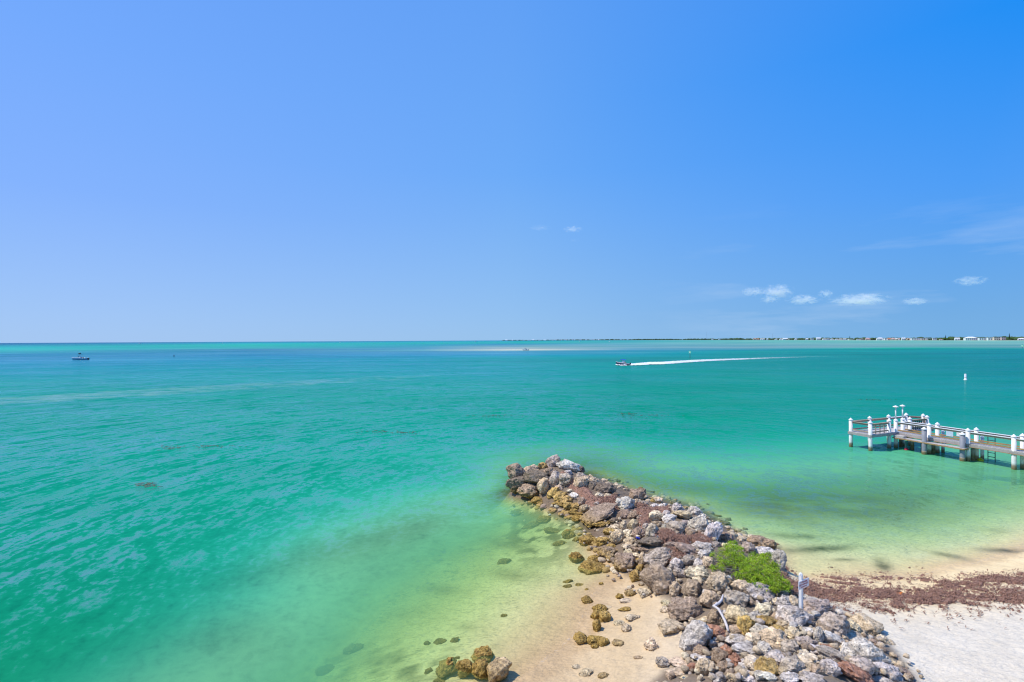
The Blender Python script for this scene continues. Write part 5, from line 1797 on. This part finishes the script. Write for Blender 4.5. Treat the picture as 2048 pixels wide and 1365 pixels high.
house(Z5(1560), 11, 5.6, 'w', 'w', "white end block of the waterside terrace", 'flat')
house(Z5(1655), 13, 6.6, 'c', 'g', "cream flat-roofed block with a shaded front beside the terrace", 'flat', None, 20)
house(Z5(1742), 7, 6.4, 'p', 'g', "pinkish tall block beside the long green mangrove clump", 'flat')
house(Z5(1905), 9, 4.6, 'w', 'w', "white pale roof showing above the trees beside the tallest pine", 'gable', None, 60)
house(Z5(2000), 8, 4.2, 'w', 'w', "white roofed house at the very edge of the view", 'gable', None, 40)
for zx in (200, 255, 385, 450, 575, 670, 840, 1082, 1140, 1200, 1265, 1325, 1385, 1440, 1580, 1960, 2020):
    house(Z4(zx), rnd.uniform(3.6, 6.5), rnd.uniform(2.2, 3.4), rnd.choice('wwwcb'), rnd.choice('wwwg'), "small pale house, one of many alike along the far shore", rnd.choice(['gable', 'hip', 'gable']), "small pale houses along the far shore", rnd.uniform(4, 30), False)
for zx in (20, 120, 175, 215, 345, 390, 560, 730, 1990):
    house(Z5(zx), rnd.uniform(5, 8), rnd.uniform(3.2, 4.6), rnd.choice('wwwcp'), rnd.choice('wwwp'), "small pale house, one of many alike along the far shore", rnd.choice(['gable', 'hip', 'flat']), "small pale houses along the far shore", rnd.uniform(4, 30), zx % 2 == 0)
for px in (1013, 1024, 1036, 1047, 1058, 1066, 1078, 1090, 1103, 1112, 1124, 1133, 1146, 1160, 1172, 1186, 1198, 1440, 1424):
    house(px + rnd.uniform(-2, 2), rnd.uniform(2.6, 5), rnd.uniform(1.1, 2.0), 'w', rnd.choice('wg'), "tiny white house on the remotest tip of the far shore", 'gable', "tiny white houses on the remotest far shore", 10, False)

# ------------------------------------------------------------------ small clouds low over the bay
def cloud_mat():
    t = NT("cloud_vapour")
    tc = t.n('ShaderNodeTexCoord')
    oi = t.n('ShaderNodeObjectInfo')
    ad = t.n('ShaderNodeVectorMath', operation='MULTIPLY_ADD')
    t.l(tc.outputs['Object'], ad.inputs[0]); ad.inputs[1].default_value = (1.6, 1.0, 1.0)
    cb = t.n('ShaderNodeCombineXYZ'); r7 = t.math('MULTIPLY', oi.outputs['Random'], 57.0); t.l(r7, cb.inputs[0]); t.l(r7, cb.inputs[2])
    t.l(cb.outputs[0], ad.inputs[2])
    n1 = t.noise(ad.outputs[0], 2.1, 7, .66, .3)
    ln = t.n('ShaderNodeVectorMath', operation='LENGTH'); t.l(tc.outputs['Object'], ln.inputs[0])
    sp = t.n('ShaderNodeSeparateXYZ'); t.l(tc.outputs['Object'], sp.inputs[0])
    fall = t.math('SUBTRACT', 1.0, ln.outputs['Value'])
    k = t.math('ADD', t.math('MULTIPLY', fall, .62), t.math('MULTIPLY', t.math('SUBTRACT', n1, .5), 3.4))
    k = t.rng(k, .18, .95)
    k = t.math('MULTIPLY', k, t.rng(ln.outputs['Value'], 1.0, .75))
    d_ = t.math('MULTIPLY', k, t.math('MULTIPLY', oi.outputs['Alpha'], .0075))
    v_ = t.n('ShaderNodeVolumePrincipled')
    v_.inputs['Color'].default_value = (1, 1, 1, 1)
    v_.inputs['Anisotropy'].default_value = .1
    t.l(d_, v_.inputs['Density'])
    t.l(v_.outputs[0], t.out.inputs['Volume'])
    return t.m
CLOUD = cloud_mat()
c3v, c3f = icos(3)
cme = bpy.data.meshes.new("cloud"); cme.from_pydata(c3v.tolist(), [], c3f.tolist()); cme.materials.append(CLOUD)
for cx, cy, w, h, den, lab in ((1505, 584, 42, 22, 1.5, "small round white cloud at the open-sea end of the low cloud row"), (1553, 584, 66, 34, 1.3, "white puffy cloud, brightest of the low row over the far shore"), (1607, 600, 66, 24, 1.3, "thin white cloud in the middle of the low row"),
                               (1540, 600, 40, 16, 1.3, "small wisp hanging under the brightest puffy cloud"), (1652, 588, 30, 20, 1.4, "tiny white puff between the two larger low clouds"), (1718, 600, 110, 28, 1.2, "longest white cloud of the low row"),
                               (1831, 603, 46, 18, 1.2, "small faint cloud at the pier end of the low row"), (1941, 562, 60, 24, .7, "lone wispy cloud higher up over the pier"), (1145, 459, 40, 14, 1.0, "tiny bright wisp of cloud alone in mid sky"), (1080, 456, 46, 12, .35, "faint thin cloud beside the tiny bright wisp"), (1148, 481, 20, 8, .3, "faintest speck of cloud below the tiny bright wisp")):
    D = 9000.0
    d = ray(cx, cy); k = D / d.y
    o = bpy.data.objects.new("cloud", cme)
    o.location = EYEV + d * k
    o.scale = (w / 2 * k / FPX * 1.15, w / 2 * k / FPX * .9, h / 2 * k / FPX * 1.0)
    o.color = (1, 1, 1, den)
    COL.objects.link(o)
    tag(o, lab, "cloud", "small clouds in the clear sky")
